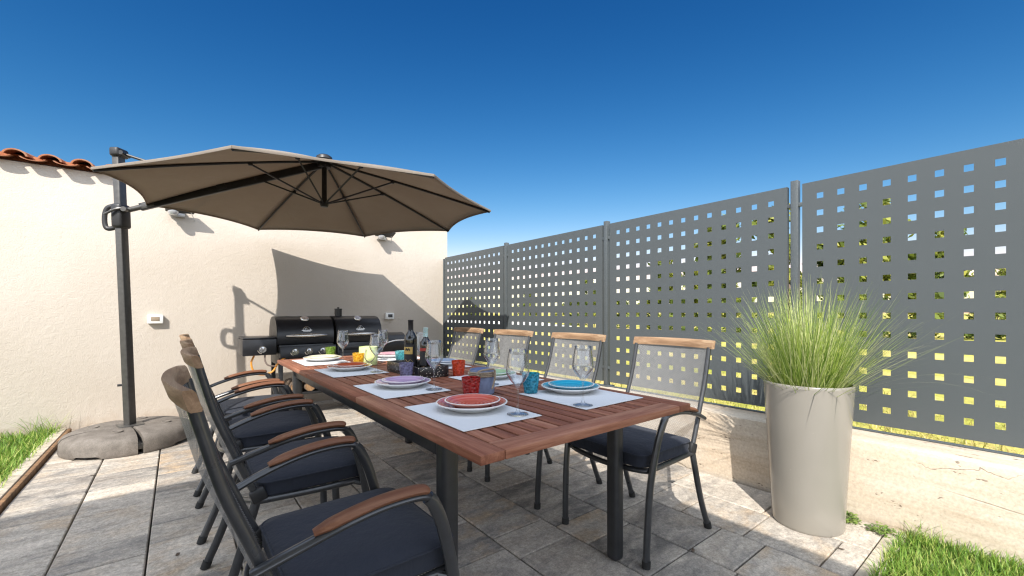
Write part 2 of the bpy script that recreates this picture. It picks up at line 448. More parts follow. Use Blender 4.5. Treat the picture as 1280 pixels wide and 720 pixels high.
class MB:
    def __init__(s):
        s.v = []; s.f = []; s.m = []; s.tone = []; s.uv = {}
        s.cur = 0; s.t = (.5, .5, .5)
    def face(s, idx):
        s.f.append(tuple(idx)); s.m.append(s.cur); s.tone.append(s.t)
    def add(s, verts, faces):
        b = len(s.v); s.v.extend(tuple(x) for x in verts)
        for f in faces: s.face([b + i for i in f])
        return b
    def box(s, c, d, rot=None, bev=0, seg=2):
        bm = bmesh.new(); bmesh.ops.create_cube(bm, size=1)
        bmesh.ops.scale(bm, vec=Vector(d), verts=bm.verts)
        if bev: bmesh.ops.bevel(bm, geom=list(bm.edges), offset=bev, segments=seg, profile=.5, affect='EDGES', clamp_overlap=True)
        T = Matrix.Translation(Vector(c)) @ (rot.to_4x4() if rot is not None else Matrix.Identity(4))
        bm.transform(T); bm.verts.ensure_lookup_table()
        s.add([v.co[:] for v in bm.verts], [[v.index for v in f.verts] for f in bm.faces]); bm.free()
    def ranged(s, a, b, bev=0, seg=2):
        s.box([(x + y) / 2 for x, y in zip(a, b)], [abs(y - x) for x, y in zip(a, b)], None, bev, seg)
    def tube(s, pts, r, seg=10, caps=True, up=None, ry=None, taper=None):
        P = [Vector(p) for p in pts]; n = len(P)
        T = []
        for i in range(n):
            t = (P[min(i + 1, n - 1)] - P[max(i - 1, 0)])
            T.append(t.normalized() if t.length > 1e-9 else Vector((0, 0, 1)))
        ref = Vector(up) if up is not None else (Vector((0, 0, 1)) if abs(T[0].z) < .9 else Vector((1, 0, 0)))
        N0 = (ref - T[0] * ref.dot(T[0])).normalized()
        b = len(s.v)
        for i in range(n):
            N0 = (N0 - T[i] * N0.dot(T[i])).normalized()
            B = T[i].cross(N0)
            k = taper[i] if taper else 1
            ra = (r[i] if isinstance(r, (list, tuple)) else r) * k
            rb = (ry * k) if ry else ra
            for j in range(seg):
                a = 2 * PI * j / seg
                s.v.append(tuple(P[i] + B * (ra * math.cos(a)) + N0 * (rb * math.sin(a))))
        for i in range(n - 1):
            for j in range(seg):
                s.face((b + i * seg + j, b + i * seg + (j + 1) % seg, b + (i + 1) * seg + (j + 1) % seg, b + (i + 1) * seg + j))
        if caps:
            s.face([b + j for j in range(seg)][::-1]); s.face([b + (n - 1) * seg + j for j in range(seg)])
    def lathe(s, prof, seg=32, c=(0, 0, 0), mats=None, sx=1, sy=1):
        b = len(s.v); n = len(prof)
        for (r, z) in prof:
            for j in range(seg):
                a = 2 * PI * j / seg
                s.v.append((c[0] + r * sx * math.cos(a), c[1] + r * sy * math.sin(a), c[2] + z))
        for i in range(n - 1):
            if mats: s.cur = mats[i]
            for j in range(seg):
                q = (b + i * seg + j, b + i * seg + (j + 1) % seg, b + (i + 1) * seg + (j + 1) % seg, b + (i + 1) * seg + j)
                s.face(q)
        return b
    def grid(s, fn, nu, nv, uv=None):
        b = len(s.v)
        for i in range(nu + 1):
            for j in range(nv + 1):
                s.v.append(tuple(fn(i / nu, j / nv)))
                if uv: s.uv[len(s.v) - 1] = uv(i / nu, j / nv)
        for i in range(nu):
            for j in range(nv):
                s.face((b + i * (nv + 1) + j, b + (i + 1) * (nv + 1) + j, b + (i + 1) * (nv + 1) + j + 1, b + i * (nv + 1) + j + 1))
    def prism(s, poly, fn, a, b):
        # poly: 2D outline; fn(p, t) -> 3D at extrusion value t
        base = len(s.v); n = len(poly)
        for t in (a, b):
            for p in poly: s.v.append(tuple(fn(p, t)))
        for i in range(n): s.face((base + i, base + (i + 1) % n, base + n + (i + 1) % n, base + n + i))
        s.face([base + i for i in range(n)][::-1]); s.face([base + n + i for i in range(n)])
    def build(s, name, mats, parent=None, angle=40, flat=False, loc=(0, 0, 0), weld=True, recalc=True):
        me = bpy.data.meshes.new(name)
        me.from_pydata(s.v, [], s.f)
        if not isinstance(mats, (list, tuple)): mats = [mats]
        for m in mats: me.materials.append(M[m])
        me.polygons.foreach_set('material_index', s.m)
        ca = me.color_attributes.new('tone', 'FLOAT_COLOR', 'CORNER')
        data = []
        for p in me.polygons:
            t = s.tone[p.index]
            for _ in range(p.loop_total): data.extend((t[0], t[1], t[2], 1))
        ca.data.foreach_set('color', data)
        if s.uv:
            ul = me.uv_layers.new(name='UVMap')
            for lp in me.loops: ul.data[lp.index].uv = s.uv.get(lp.vertex_index, (0, 0))
        if recalc:
            bm = bmesh.new(); bm.from_mesh(me)
            bmesh.ops.recalc_face_normals(bm, faces=bm.faces); bm.to_mesh(me); bm.free()
        if not flat:
            me.polygons.foreach_set('use_smooth', [True] * len(me.polygons))
            if angle < 180: me.set_sharp_from_angle(angle=R(angle))
        me.update()
        o = bpy.data.objects.new(name, me); COL.objects.link(o)
        o.location = loc
        if parent is not None: o.parent = parent
        return o

def tag(o, label=None, cat=None, group=None, kind=None):
    if label: o['label'] = label
    if cat: o['category'] = cat
    if group: o['group'] = group
    if kind: o['kind'] = kind
    return o

def thing(name, label, cat, loc=(0, 0, 0), rz=0, group=None):
    o = bpy.data.objects.new(name, None); COL.objects.link(o)
    o.empty_display_size = .1
    o.location = loc; o.rotation_euler = (0, 0, rz)
    return tag(o, label, cat, group)

def copy_tree(o, parent=None):
    c = o.copy(); COL.objects.link(c)
    if parent is not None: c.parent = parent
    for ch in [x for x in o.children]: copy_tree(ch, c)
    return c

def rt(): return (random.random(), random.random(), random.random())

# ------------------------------------------------------------------ camera
TH = R(38.26)
cam_d = bpy.data.cameras.new('camera'); cam = bpy.data.objects.new('camera', cam_d); COL.objects.link(cam)
cam.location = (0, 0, 1.1); cam.rotation_euler = (R(90), 0, -TH)
cam_d.sensor_width = 36; cam_d.lens = 36 * 530 / 1280; cam_d.shift_y = 31 / 1280
cam_d.clip_start = .02; cam_d.clip_end = 3000
S.camera = cam

# ------------------------------------------------------------------ sky and sun
FILL_CLOUD = 10.4
SUN_EL, SUN_AZ = 41.4, 226.6          # where the sun stands: behind and left of the camera
w = bpy.data.worlds.new('World'); S.world = w; w.use_nodes = True
nt = w.node_tree; nt.nodes.clear()
wo = nt.nodes.new('ShaderNodeOutputWorld'); bg = nt.nodes.new('ShaderNodeBackground')
sky = nt.nodes.new('ShaderNodeTexSky'); sky.sky_type = 'NISHITA'; sky.sun_disc = False
sky.sun_elevation = R(SUN_EL); sky.sun_rotation = R(SUN_AZ)
sky.altitude = 200; sky.air_density = 1.0; sky.dust_density = .35; sky.ozone_density = 3.0
bg.inputs['Strength'].default_value = .13
# clear, deep blue polarised looking sky: one response curve per channel over the whole dome
sc_ = nt.nodes.new('ShaderNodeSeparateColor'); cc_ = nt.nodes.new('ShaderNodeCombineColor'); L(nt, sky.outputs[0], sc_.inputs[0])
for i, (gm, am, top) in enumerate(((2.7, .087, 7.0), (1.57, .256, 6.6), (1.15, .468, 6.2))):
    v_ = math_n(nt, 'MULTIPLY', math_n(nt, 'POWER', sc_.outputs[i], gm), am)
    L(nt, math_n(nt, 'MINIMUM', v_, top), cc_.inputs[i])
# bright cloud added out of view, behind and above, to fill the shade
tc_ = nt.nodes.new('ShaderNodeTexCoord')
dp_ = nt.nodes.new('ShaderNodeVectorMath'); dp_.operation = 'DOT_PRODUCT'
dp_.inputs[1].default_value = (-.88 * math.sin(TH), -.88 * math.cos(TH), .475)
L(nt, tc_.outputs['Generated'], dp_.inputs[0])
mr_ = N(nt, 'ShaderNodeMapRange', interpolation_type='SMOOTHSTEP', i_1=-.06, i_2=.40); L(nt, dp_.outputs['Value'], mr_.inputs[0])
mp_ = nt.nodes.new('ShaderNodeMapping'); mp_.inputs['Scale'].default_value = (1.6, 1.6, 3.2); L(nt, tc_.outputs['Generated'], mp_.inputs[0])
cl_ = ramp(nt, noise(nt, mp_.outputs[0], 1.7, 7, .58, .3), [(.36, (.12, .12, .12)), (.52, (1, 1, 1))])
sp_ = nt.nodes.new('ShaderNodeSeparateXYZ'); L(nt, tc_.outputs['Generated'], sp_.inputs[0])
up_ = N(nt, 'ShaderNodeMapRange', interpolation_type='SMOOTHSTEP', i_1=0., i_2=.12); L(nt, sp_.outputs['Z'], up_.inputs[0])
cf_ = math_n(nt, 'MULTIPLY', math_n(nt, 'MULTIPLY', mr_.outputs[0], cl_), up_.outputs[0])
sk_ = mixc(nt, cf_, cc_.outputs[0], (FILL_CLOUD * .90, FILL_CLOUD * .99, FILL_CLOUD * 1.13))
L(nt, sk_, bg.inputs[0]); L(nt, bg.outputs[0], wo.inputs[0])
sd = bpy.data.lights.new('sun', 'SUN'); so = bpy.data.objects.new('sun', sd); COL.objects.link(so)
sd.energy = 4.4; sd.angle = R(.5); sd.color = (1, .945, .865)
sv = Vector((math.sin(R(SUN_AZ)) * math.cos(R(SUN_EL)), math.cos(R(SUN_AZ)) * math.cos(R(SUN_EL)), math.sin(R(SUN_EL))))
so.rotation_euler = sv.to_track_quat('Z', 'Y').to_euler(); so.location = sv * 30
vs = S.view_settings
vs.view_transform = 'Standard'; vs.look = 'None'; vs.gamma = 1; vs.use_curve_mapping = False; vs.exposure = .82
S.cycles.use_denoising = True
S.cycles.denoiser = 'OPENIMAGEDENOISE'; S.cycles.denoising_input_passes = 'RGB_ALBEDO_NORMAL'; S.cycles.denoising_prefilter = 'ACCURATE'
S.cycles.pixel_filter_type = 'BLACKMAN_HARRIS'; S.cycles.filter_width = 1.25
S.cycles.max_bounces = 10; S.cycles.transparent_max_bounces = 24
S.cycles.sample_clamp_indirect = 8
S.cycles.caustics_reflective = False; S.cycles.caustics_refractive = False

# ------------------------------------------------------------------ ground
g = MB(); g.add([(-60, -60, -.03), (3.16, -60, -.03), (3.16, 40, -.03), (-60, 40, -.03)], [(0, 1, 2, 3)])
tag(g.build('ground', 'joint', flat=True), kind='structure')
md = MB()
def field_h(x, y): return -.02 + .10 * math.sin(x * .11 + 1) * math.sin(y * .09) * min(1, (x - 3.3) / 12)
def fld(a, b):
    x = 3.15 + (a ** 2.4) * 900
    y = (2 * b - 1); y = 12 + math.copysign(abs(y) ** 2.6, y) * 900
    return (x, y, field_h(x, y))
md.grid(fld, 60, 80)
tag(md.build('meadow', 'meadow_grass', angle=180), kind='structure')
rd = MB()
def road(a, b):
    y = 24 + a * 90; x = 20 + (a * 90) * .55 + (b - .5) * 12
    return (x, y, field_h(x, y) + .03)
rd.grid(road, 30, 2)
tag(rd.build('gravel_road', 'gravel', angle=180), kind='structure')

# pavers: rows run along Y, mixed lengths; each stone chamfered over dark joints
pv = MB()
ROW0, ROWW, GAP = -.766, .3285, .0038
ANCH = {0: [2.865, 3.09], 1: [2.78, 3.22], 2: [2.65, 2.875], 5: [1.58, 1.905], 6: [1.47, 1.68, 2.02], 7: [1.363, 1.58], 8: [.834, 1.04, 1.477], 9: [.62, .94]}
LENS = [.2185, .2185, .328, .328, .4375, .4375, .54]
def stone(x0, x1, y0, y1):
    ch = .0045; z = random.uniform(-.0012, .0012); d = .012
    x0 += GAP; x1 -= GAP; y0 += GAP * .85; y1 -= GAP * .85
    pv.t = rt()
    o = [(x0, y0), (x1, y0), (x1, y1), (x0, y1)]
    i = [(x0 + ch, y0 + ch), (x1 - ch, y0 + ch), (x1 - ch, y1 - ch), (x0 + ch, y1 - ch)]
    vs_ = [(a, b, -d - .02) for a, b in o] + [(a, b, z - ch) for a, b in o] + [(a, b, z) for a, b in i]
    fs = [(8, 9, 10, 11)]
    for k in range(4):
        n = (k + 1) % 4
        fs.append((k, n, 4 + n, 4 + k)); fs.append((4 + k, 4 + n, 8 + n, 8 + k))
    pv.add(vs_, fs)
for k in range(-1, 11):
    if k < 0: continue
    x0 = ROW0 + k * ROWW; x1 = min(x0 + ROWW, 2.858)
    lo = .51 if x0 > 1.85 else -2.5
    cuts = list(ANCH.get(k, [random.uniform(1.8, 2.3)]))
    while cuts[-1] < 5.3: cuts.append(cuts[-1] + random.choice(LENS))
    if cuts[-1] > 5.5: cuts[-1] = 5.645
    else: cuts.append(5.645)
    while cuts[0] > lo + .1:
        nx = cuts[0] - random.choice(LENS)
        cuts.insert(0, max(nx, lo))
    if cuts[0] != lo and cuts[0] > lo: cuts[0] = lo
    for a, b in zip(cuts, cuts[1:]): stone(x0, x1, a, b)
tag(pv.build('terrace_paving', 'paver', flat=True), kind='structure')

# lawn edgings
ke = MB()
y = 1.2
while y < 5.5:
    ke.ranged((-.872, y + .003, -.05), (-.800, min(y + .5, 5.62) - .003, .038), .006); y += .5
ke.cur = 1
ke.ranged((-.797, 1.2, -.05), (-.772, 5.62, .030), .004)
tag(ke.build('lawn_edging', ['kerb_stone', 'kerb_wood']), kind='structure')
kr = MB()
x = 1.86
while x < 2.8:
    kr.ranged((x + .002, .432, -.05), (min(x + .5, 2.857) - .002, .505, .006), .005); x += .5
tag(kr.build('lawn_kerb', 'kerb_stone'), kind='structure')
so_ = MB(); so_.ranged((-5, .5, -.1), (-.874, 5.64, .008)); so_.ranged((1.9, -2.5, -.1), (2.857, .43, .0))
tag(so_.build('lawn_ground', 'lawn_soil', flat=True), kind='structure')

def blade(mb, x, y, z, h, w_, az, lean, curl=.5, seg=3):
    dx, dy = math.cos(az), math.sin(az); px, py = -dy, dx
    b = len(mb.v)
    for i in range(seg):
        t = i / seg
        r = lean * h * (t * (1 - curl) + curl * t * t); zz = z + h * t * (1 - .25 * lean * t)
        ww = w_ * (1 - t * .75) / 2
        mb.v.append((x + dx * r - px * ww, y + dy * r - py * ww, zz)); mb.v.append((x + dx * r + px * ww, y + dy * r + py * ww, zz))
    mb.v.append((x + dx * lean * h, y + dy * lean * h, z + h * (1 - .25 * lean)))
    for i in range(seg - 1): mb.face((b + 2 * i, b + 2 * i + 1, b + 2 * i + 3, b + 2 * i + 2))
    mb.face((b + 2 * seg - 2, b + 2 * seg - 1, b + 2 * seg))

def lawn(name, x0, x1, y0, y1, n, hmin, hmax, w_, edge=None):
    mb = MB(); rnd = random.Random(len(name) + n)
    for _ in range(n):
        x = rnd.uniform(x0, x1); y = rnd.uniform(y0, y1)
        cl = .5 + .5 * math.sin(x * 9.1 + 2 * math.sin(y * 5.3)) * math.sin(y * 8.7 + 1.3)
        h = rnd.uniform(hmin, hmax) * (.7 + .5 * cl)
        mb.t = (min(1, max(0, rnd.gauss(.42 + .2 * (cl - .5), .22))), 0, 0)
        q_ = rnd.random()
        if q_ < .13: mb.t = (.97, 0, 0)
        elif q_ < .24: mb.t = (.06, 0, 0)
        blade(mb, x, y, 0, h, w_ * rnd.uniform(.7, 1.3), rnd.uniform(0, 2 * PI), rnd.uniform(.15, 1.1), rnd.uniform(.3, .9))
    o = mb.build(name, 'grass_blade', angle=180, recalc=False)
    return tag(o, kind='stuff')
lawn('lawn_grass', -2.9, -.845, 3.2, 5.62, 24000, .05, .11, .0075)
lawn('lawn_grass', 1.92, 2.85, -.75, .455, 15000, .03, .075, .0046)

def tuft(label, x, y, n, spread, hmin, hmax, mat='grass_blade', w_=.005, lean=(.3, 1.3), name='grass_tuft', cat='grass tuft'):
    mb = MB()
    for _ in range(n):
        a = random.uniform(0, 2 * PI); r = spread * math.sqrt(random.random())
        mb.t = (random.uniform(.1, .95), 0, 0)
        blade(mb, r * math.cos(a), r * math.sin(a), 0, random.uniform(hmin, hmax), w_, random.uniform(0, 2 * PI), random.uniform(*lean), .6, 4)
    o = mb.build(name, mat, angle=180, recalc=False, loc=(x, y, 0))
    return tag(o, label, cat)
tuft('loose tuft of long grass at the back corner of the left lawn', -.93, 5.50, 70, .09, .12, .26)
tuft('small grass tuft against the plaster wall at the left picture edge', -1.55, 5.56, 24, .06, .12, .24)
tuft('spiky grass tuft at the foot of the low wall beside the paving kerb', 2.78, .36, 60, .07, .05, .13, w_=.0035)
tuft('sparse grass tuft leaning on the low wall midway along the right lawn', 2.80, .16, 40, .08, .05, .12, w_=.0035)
tuft('dark grass tuft by the low wall in the lower right corner', 2.80, -.06, 46, .08, .05, .12, w_=.0035)

def weed(label, x, y, n, rad):
    mb = MB()
    for _ in range(n):
        a = random.uniform(0, 2 * PI); r = rad * math.sqrt(random.random()); lx, ly = r * math.cos(a), r * math.sin(a)
        z = random.uniform(.008, .045) * (1.2 - r / rad * .6)
        s = random.uniform(.010, .018); az = random.uniform(0, 2 * PI); ti = random.uniform(-.5, .5)
        mb.t = (random.random(), 0, 0)
        for q in range(3):
            aa = az + q * 2.1
            dx, dy = math.cos(aa), math.sin(aa)
            mb.add([(lx, ly, z), (lx + s * .6 * dx - s * .45 * dy, ly + s * .6 * dy + s * .45 * dx, z + ti * s * .4), (lx + s * 1.2 * dx, ly + s * 1.2 * dy, z + ti * s * .2), (lx + s * .6 * dx + s * .45 * dy, ly + s * .6 * dy - s * .45 * dx, z - ti * s * .3)], [(0, 1, 2, 3)])
        mb.add([(lx, ly, z), (lx + .001, ly, z), (lx * .4, ly * .4, 0)], [(0, 1, 2)])
    return tag(mb.build('weed', 'weed_leaf', angle=180, recalc=False, loc=(x, y, 0)), label, 'weed')
weed('round leafy green weed growing beside the foot of the tall planter', 2.79, .665, 60, .055)
weed('creeping low weed on the paving kerb next to the right lawn', 2.76, .52, 46, .055)

# ------------------------------------------------------------------ outbuilding with plastered wall and tile eave
YW = 5.65
ob = thing('plastered_outbuilding', 'low cream plastered outbuilding with a terracotta tile eave behind the parasol', 'outbuilding', (0, YW, 0))
wl = MB(); wl.ranged((-7, 0, -.1), (3.21, 4.5, 2.44), .008)
wl.build('wall', 'plaster', ob)
rf = MB()
rf.prism([(.12, 2.475), (4.8, 3.35), (4.8, 3.41), (.12, 2.53)], lambda p, t: (t, p[0], p[1]), -7.1, 3.27)
rf.build('roof', 'terracotta', ob)
def tile_mesh(cover):
    mb = MB(); sl = math.tan(R(10.6)); ro, th = (.078 if cover else .082, .014)
    if cover: A0, A1 = R(8), R(172)
    else: A0, A1 = R(188), R(352)
    def ring(yy, k, rr):
        out = []
        for i in range(13):
            a = A0 + (A1 - A0) * i / 12
            out.append((rr * k * math.cos(a), yy, yy * sl + rr * k * math.sin(a) * (.78 if cover else .36)))
        return out
    y0, y1 = (-.075, .55) if cover else (-.090, .55)
    a = ring(y0, 1.0, ro); b = ring(y1, .86, ro); c = ring(y0, 1.0, ro - th); d = ring(y1, .86, ro - th)
    base = len(mb.v); mb.v.extend(a + b + c + d)
    for i in range(12):
        mb.face((base + i, base + i + 1, base + 13 + i + 1, base + 13 + i))
        mb.face((base + 26 + i, base + 39 + i, base + 39 + i + 1, base + 26 + i + 1))
        mb.face((base + i, base + 26 + i, base + 26 + i + 1, base + i + 1))
        mb.face((base + 13 + i, base + 13 + i + 1, base + 39 + i + 1, base + 39 + i))
    mb.face((base, base + 13, base + 39, base + 26)); mb.face((base + 12, base + 38, base + 51, base + 25))
    return mb
t0 = tile_mesh(True).build('roof_tile', 'terracotta', ob, angle=50)
t1 = tile_mesh(False).build('roof_tile', 'terracotta', ob, angle=50)
first = True
rr_ = random.Random(3)
for i in range(23):
    x = -1.735 + i * .2075
    if x > 3.2: break
    a, b = (t0, t1) if first else (t0.copy(), t1.copy())
    if not first: COL.objects.link(a); COL.objects.link(b)
    first = False
    a.location = (x, rr_.uniform(-.012, .012), 2.482); b.location = (x + .104, rr_.uniform(-.012, .012), 2.490)
    a.rotation_euler = (0, rr_.uniform(-.04, .04), rr_.uniform(-.025, .025)); b.rotation_euler = (0, 0, rr_.uniform(-.02, .02))

def wall_lamp(x, z, label):
    t = thing('wall_lamp', label, 'wall lamp', (x, YW - .003, z), 0, 'floodlights on the plaster wall')
    b = MB(); b.box((0, -.015, 0), (.085, .03, .06), None, .006); b.build('mount', 'lamp_silver', t)
    a = MB(); a.tube(spline([(-.03, -.02, -.01), (-.075, -.05, -.03), (-.085, -.085, -.005), (-.06, -.11, .03)], 5), .006, 8); a.build('bracket', 'lamp_silver', t)
    h = MB()
    h.box((0, -.10, .040), (.24, .14, .022), Matrix.Rotation(R(-18), 3, 'X'), .008); h.build('shade', 'black_plastic', t)
    d = MB(); d.lathe([(.001, -.03), (.03, -.026), (.043, -.008), (.045, .01), (.02, .028), (.001, .03)], 20, (-.055, -.11, -.005)); d.build('sensor', 'lamp_silver', t)
    r_ = MB(); r_.tube([(.085, -.09, .03), (.115, -.03, -.03), (.12, -.003, -.05)], .0035, 6); r_.build('stay', 'lamp_silver', t)
    return t
wall_lamp(2.20, 2.12, 'silver floodlight on the plaster wall near the fence corner')
wall_lamp(.02, 2.13, 'silver floodlight on the plaster wall beside the parasol pole')

def socket(x, z, w_, label, win):
    t = thing('socket_box', label, 'socket', (x, YW - .003, z))
    b = MB(); b.box((0, -.024, 0), (w_, .048, .088), None, .006); b.build('housing', 'white_plastic', t)
    c = MB(); c.box((0, -.0495, .004), (w_ * .55, .004, .042), None, .0015); c.build('lid', win, t)
socket(-.178, 1.035, .125, 'white socket box with small square flap on the sunlit plaster wall beside the parasol pole', 'rope')
socket(2.29, 1.056, .115, 'white thermostat box with dark window on the shaded wall above the barbecue', 'grey_glass')

# ------------------------------------------------------------------ low stone wall and perforated fence
gw = MB(); gw.ranged((2.86, -4, -.1), (3.168, YW - .006, .42), .008)
tag(gw.build('garden_wall', 'cast_stone'), 'low beige cast stone wall under the grey perforated fence', 'wall')

FX = 3.12
fen = thing('perforated_fence', 'tall anthracite metal fence of square perforated panels standing on the low stone wall', 'fence', (FX, 0, 0))
PW, PH, PZ = 1.447, 1.458, .462
def panel_mesh():
    mb = MB(); n = 13; pitch = .1047; hs = .0345; pz = .1063
    ys = [0]; zs = [0]
    y0 = (PW - 12 * pitch) / 2; z0 = PH - .092 - 12 * pz
    for k in range(n):
        ys += [y0 + k * pitch - hs / 2, y0 + k * pitch + hs / 2]; zs += [z0 + k * pz - hs / 2, z0 + k * pz + hs / 2]
    ys.append(PW); zs.append(PH)
    T = .0025
    ny, nz = len(ys), len(zs)
    for x in (0, T):
        b = len(mb.v)
        for y in ys:
            for z in zs: mb.v.append((x, y, z))
        for i in range(ny - 1):
            for j in range(nz - 1):
                if i % 2 == 1 and j % 2 == 1: continue
                q = (b + i * nz + j, b + (i + 1) * nz + j, b + (i + 1) * nz + j + 1, b + i * nz + j + 1)
                mb.face(q if x else q[::-1])
    m_ = ny * nz
    for i in range(1, ny - 1, 2):
        for j in range(1, nz - 1, 2):
            c = [i * nz + j, (i + 1) * nz + j, (i + 1) * nz + j + 1, i * nz + j + 1]
            for k in range(4):
                a_, b_ = c[k], c[(k + 1) % 4]; mb.face((a_, b_, b_ + m_, a_ + m_))
    # folded edges
    fl = .034
    mb.ranged((T + .0002, 0, 0), (fl, .003, PH)); mb.ranged((T + .0002, PW - .003, 0), (fl, PW, PH))
    mb.ranged((T + .0002, .0032, PH - .003), (fl, PW - .0032, PH)); mb.ranged((T + .0002, .0032, 0), (fl, PW - .0032, .003))
    return mb
p0 = None
for y in (4.124, 2.592, 1.060, -.472, -2.004):
    if p0 is None: p = p0 = panel_mesh().build('panel', 'fence_metal', fen, flat=True, recalc=False)
    else: p = p0.copy(); COL.objects.link(p)
    p.location = (0, y, PZ)
def post_mesh():
    mb = MB(); mb.box((.026, 0, .765), (.046, .042, 1.53), None, .003); mb.box((.026, 0, .005), (.10, .10, .010), None, .002); return mb
q0 = None
for y in (4.0815, 2.5495, 1.0175, -.5145, 5.60):
    if q0 is None:
        q = q0 = post_mesh().build('post', 'fence_metal', fen); s_ = q
        br = MB(); br.ranged((.012, -.043, 1.36), (.03, .043, 1.385), .002); br.ranged((.012, -.043, .16), (.03, .043, .185), .002); br.build('bracket', 'fence_metal', q)
    else:
        q = q0.copy(); COL.objects.link(q)
        for ch in q0.children:
            d = ch.copy(); COL.objects.link(d); d.parent = q
    q.location = (-.012, y, .42)
    if y > 5.59: q.scale = (1, .45, .97)
rb = MB(); rb.ranged((-.012, -2.2, .4205), (.02, 5.57, .429), .002); rb.build('bottom_rail', 'fence_metal', fen)

# rough grass growing behind the low wall
mb = MB(); rg = random.Random(5)
for _ in range(9000):
    y = rg.uniform(-1.5, 9); x = 4.3 + rg.random() * 3.2
    mb.t = (rg.random(), 0, 0); blade(mb, x, y, -.03, rg.uniform(.05, .16), .012, rg.uniform(0, 6.28), rg.uniform(.2, 1.1), .6)
tag(mb.build('rough_grass', 'dry_blade', angle=180, recalc=False), kind='stuff')

# trees and shrubs beyond the fence
def tree_parts(seed, H, W, clumps, leaves, leaf, trunk_h):
    rn = random.Random(seed)
    tr = MB()
    tr.tube(spline([(0, 0, -.2), (rn.uniform(-.1, .1), rn.uniform(-.1, .1), trunk_h * .5), (rn.uniform(-.2, .2), rn.uniform(-.2, .2), trunk_h), (rn.uniform(-.3, .3), rn.uniform(-.3, .3), H * .75)], 4), H * .028, 8, taper=[1 - .8 * i / 12 for i in range(13)])
    cr = MB()
    for c in range(clumps):
        a = rn.uniform(0, 2 * PI); rad = W * math.sqrt(rn.random()) * .8
        cz = trunk_h * .6 + (H - trunk_h * .6) * rn.random() ** .8
        rad *= math.sqrt(max(.12, 1 - ((cz / H) ** 2.2)))
        cx, cy = rad * math.cos(a), rad * math.sin(a)
        if trunk_h > .5: tr.tube(spline([(0, 0, min(cz * .7, trunk_h)), (cx * .5, cy * .5, cz * .85), (cx, cy, cz)], 3), H * .008, 5)
        cs = W * rn.uniform(.22, .42); tone = rn.uniform(.15, .8)
        for _ in range(leaves):
            d = Vector((rn.gauss(0, 1), rn.gauss(0, 1), rn.gauss(0, .8))); d = d.normalized() * cs * rn.random() ** .5
            n_ = Vector((rn.gauss(0, 1), rn.gauss(0, 1), rn.gauss(.6, 1))).normalized(); u_ = n_.orthogonal().normalized(); v_ = n_.cross(u_)
            s = leaf * rn.uniform(.6, 1.4); p = Vector((cx, cy, cz)) + d
            cr.t = (min(1, max(0, tone + rn.gauss(0, .2))), 0, 0)
            cr.add([p - u_ * s, p + v_ * s * .45, p + u_ * s, p - v_ * s * .45], [(0, 1, 2, 3)])
    return cr, tr
protos = {}
def plant(kind, x, Z, ytop, label, name, cat, group, wfac=1.0):
    # x / Z: bearing and distance used once here to lay the planting out on the ground plan
    k = (x - 640) / 530
    wx = Z * (k * math.cos(TH) + math.sin(TH)); wy = Z * (-k * math.sin(TH) + math.cos(TH))
    h = 1.12 + (391 - ytop) / 530 * Z
    if kind not in protos:
        spec = {'tree': (1, 1, .42, 34, 120, .034, .28), 'slim': (2, 1, .26, 26, 110, .032, .3), 'shrub': (3, 1, .75, 22, 90, .055, .1)}[kind]
        cr, tr = tree_parts(*spec)
        r0 = thing(name, label, cat, (wx, wy, -.03), random.uniform(0, 6), group)
        cr.build('crown', 'tree_leaf', r0, angle=180, recalc=False); tr.build('trunk', 'bark', r0)
        protos[kind] = r0; o = r0
    else:
        o = copy_tree(protos[kind]); o.name = name
        o.location = (wx, wy, -.03); o.rotation_euler = (0, 0, random.uniform(0, 6)); o['label'] = label
    o.scale = (h * wfac, h * wfac, h)
    return o
TG = 'trees behind the perforated fence'
for (k, x, Z, yt, wf, d) in [
        ('tree', 1092, 13, 258, .9, 'bushy tree seen through the nearest fence panel, right of the planter'),
        ('tree', 895, 17, 284, .95, 'wide tree seen through the fence above the nearest right chair'),
        ('slim', 965, 15, 268, 1, 'slim tree seen through the fence holes left of the double post'),
        ('tree', 1180, 17, 292, .8, 'low tree seen through the holes of the nearest panel towards the right picture edge'),
        ('tree', 830, 21, 322, .9, 'tree showing yellow green through the left half of the third panel'),
        ('slim', 1035, 19, 300, 1, 'slim tree seen through the fence just behind the tall grass'),
        ('tree', 735, 30, 352, .9, 'distant tree seen through the second panel from the wall'),
        ('tree', 660, 40, 366, 1, 'far small tree low behind the second panel beside the first post'),
        ('tree', 590, 36, 372, 1, 'far tree behind the panel next to the plaster wall'),
        ('tree', 1262, 22, 338, .9, 'tree seen low through the fence at the right picture edge')]:
    plant(k, x, Z * 1.5, yt, d, 'tree', 'tree', TG, wf)
SG = 'shrubs behind the perforated fence'
for (x, Z, yt, d) in [
        (1000, 9.5, 378, 'dark round shrub behind the fence double post'), (1080, 9, 372, 'round shrub behind the nearest panel right of the planter grass'),
        (1160, 9.5, 380, 'dark shrub behind the middle of the nearest panel'), (1240, 9, 376, 'shrub behind the nearest panel at the right picture edge'),
        (930, 11, 374, 'dark shrub behind the right end of the third panel'), (870, 12, 366, 'shrub behind the third panel above the nearest right chair'),
        (815, 14, 372, 'shrub behind the third panel left of its middle'), (770, 17, 372, 'low shrub behind the post between second and third panel'),
        (715, 20, 374, 'small shrub behind the right part of the second panel'), (660, 26, 380, 'small far shrub behind the left part of the second panel')]:
    plant('shrub', x, Z * 2.0, yt, d, 'shrub', 'shrub', SG, 1.15)

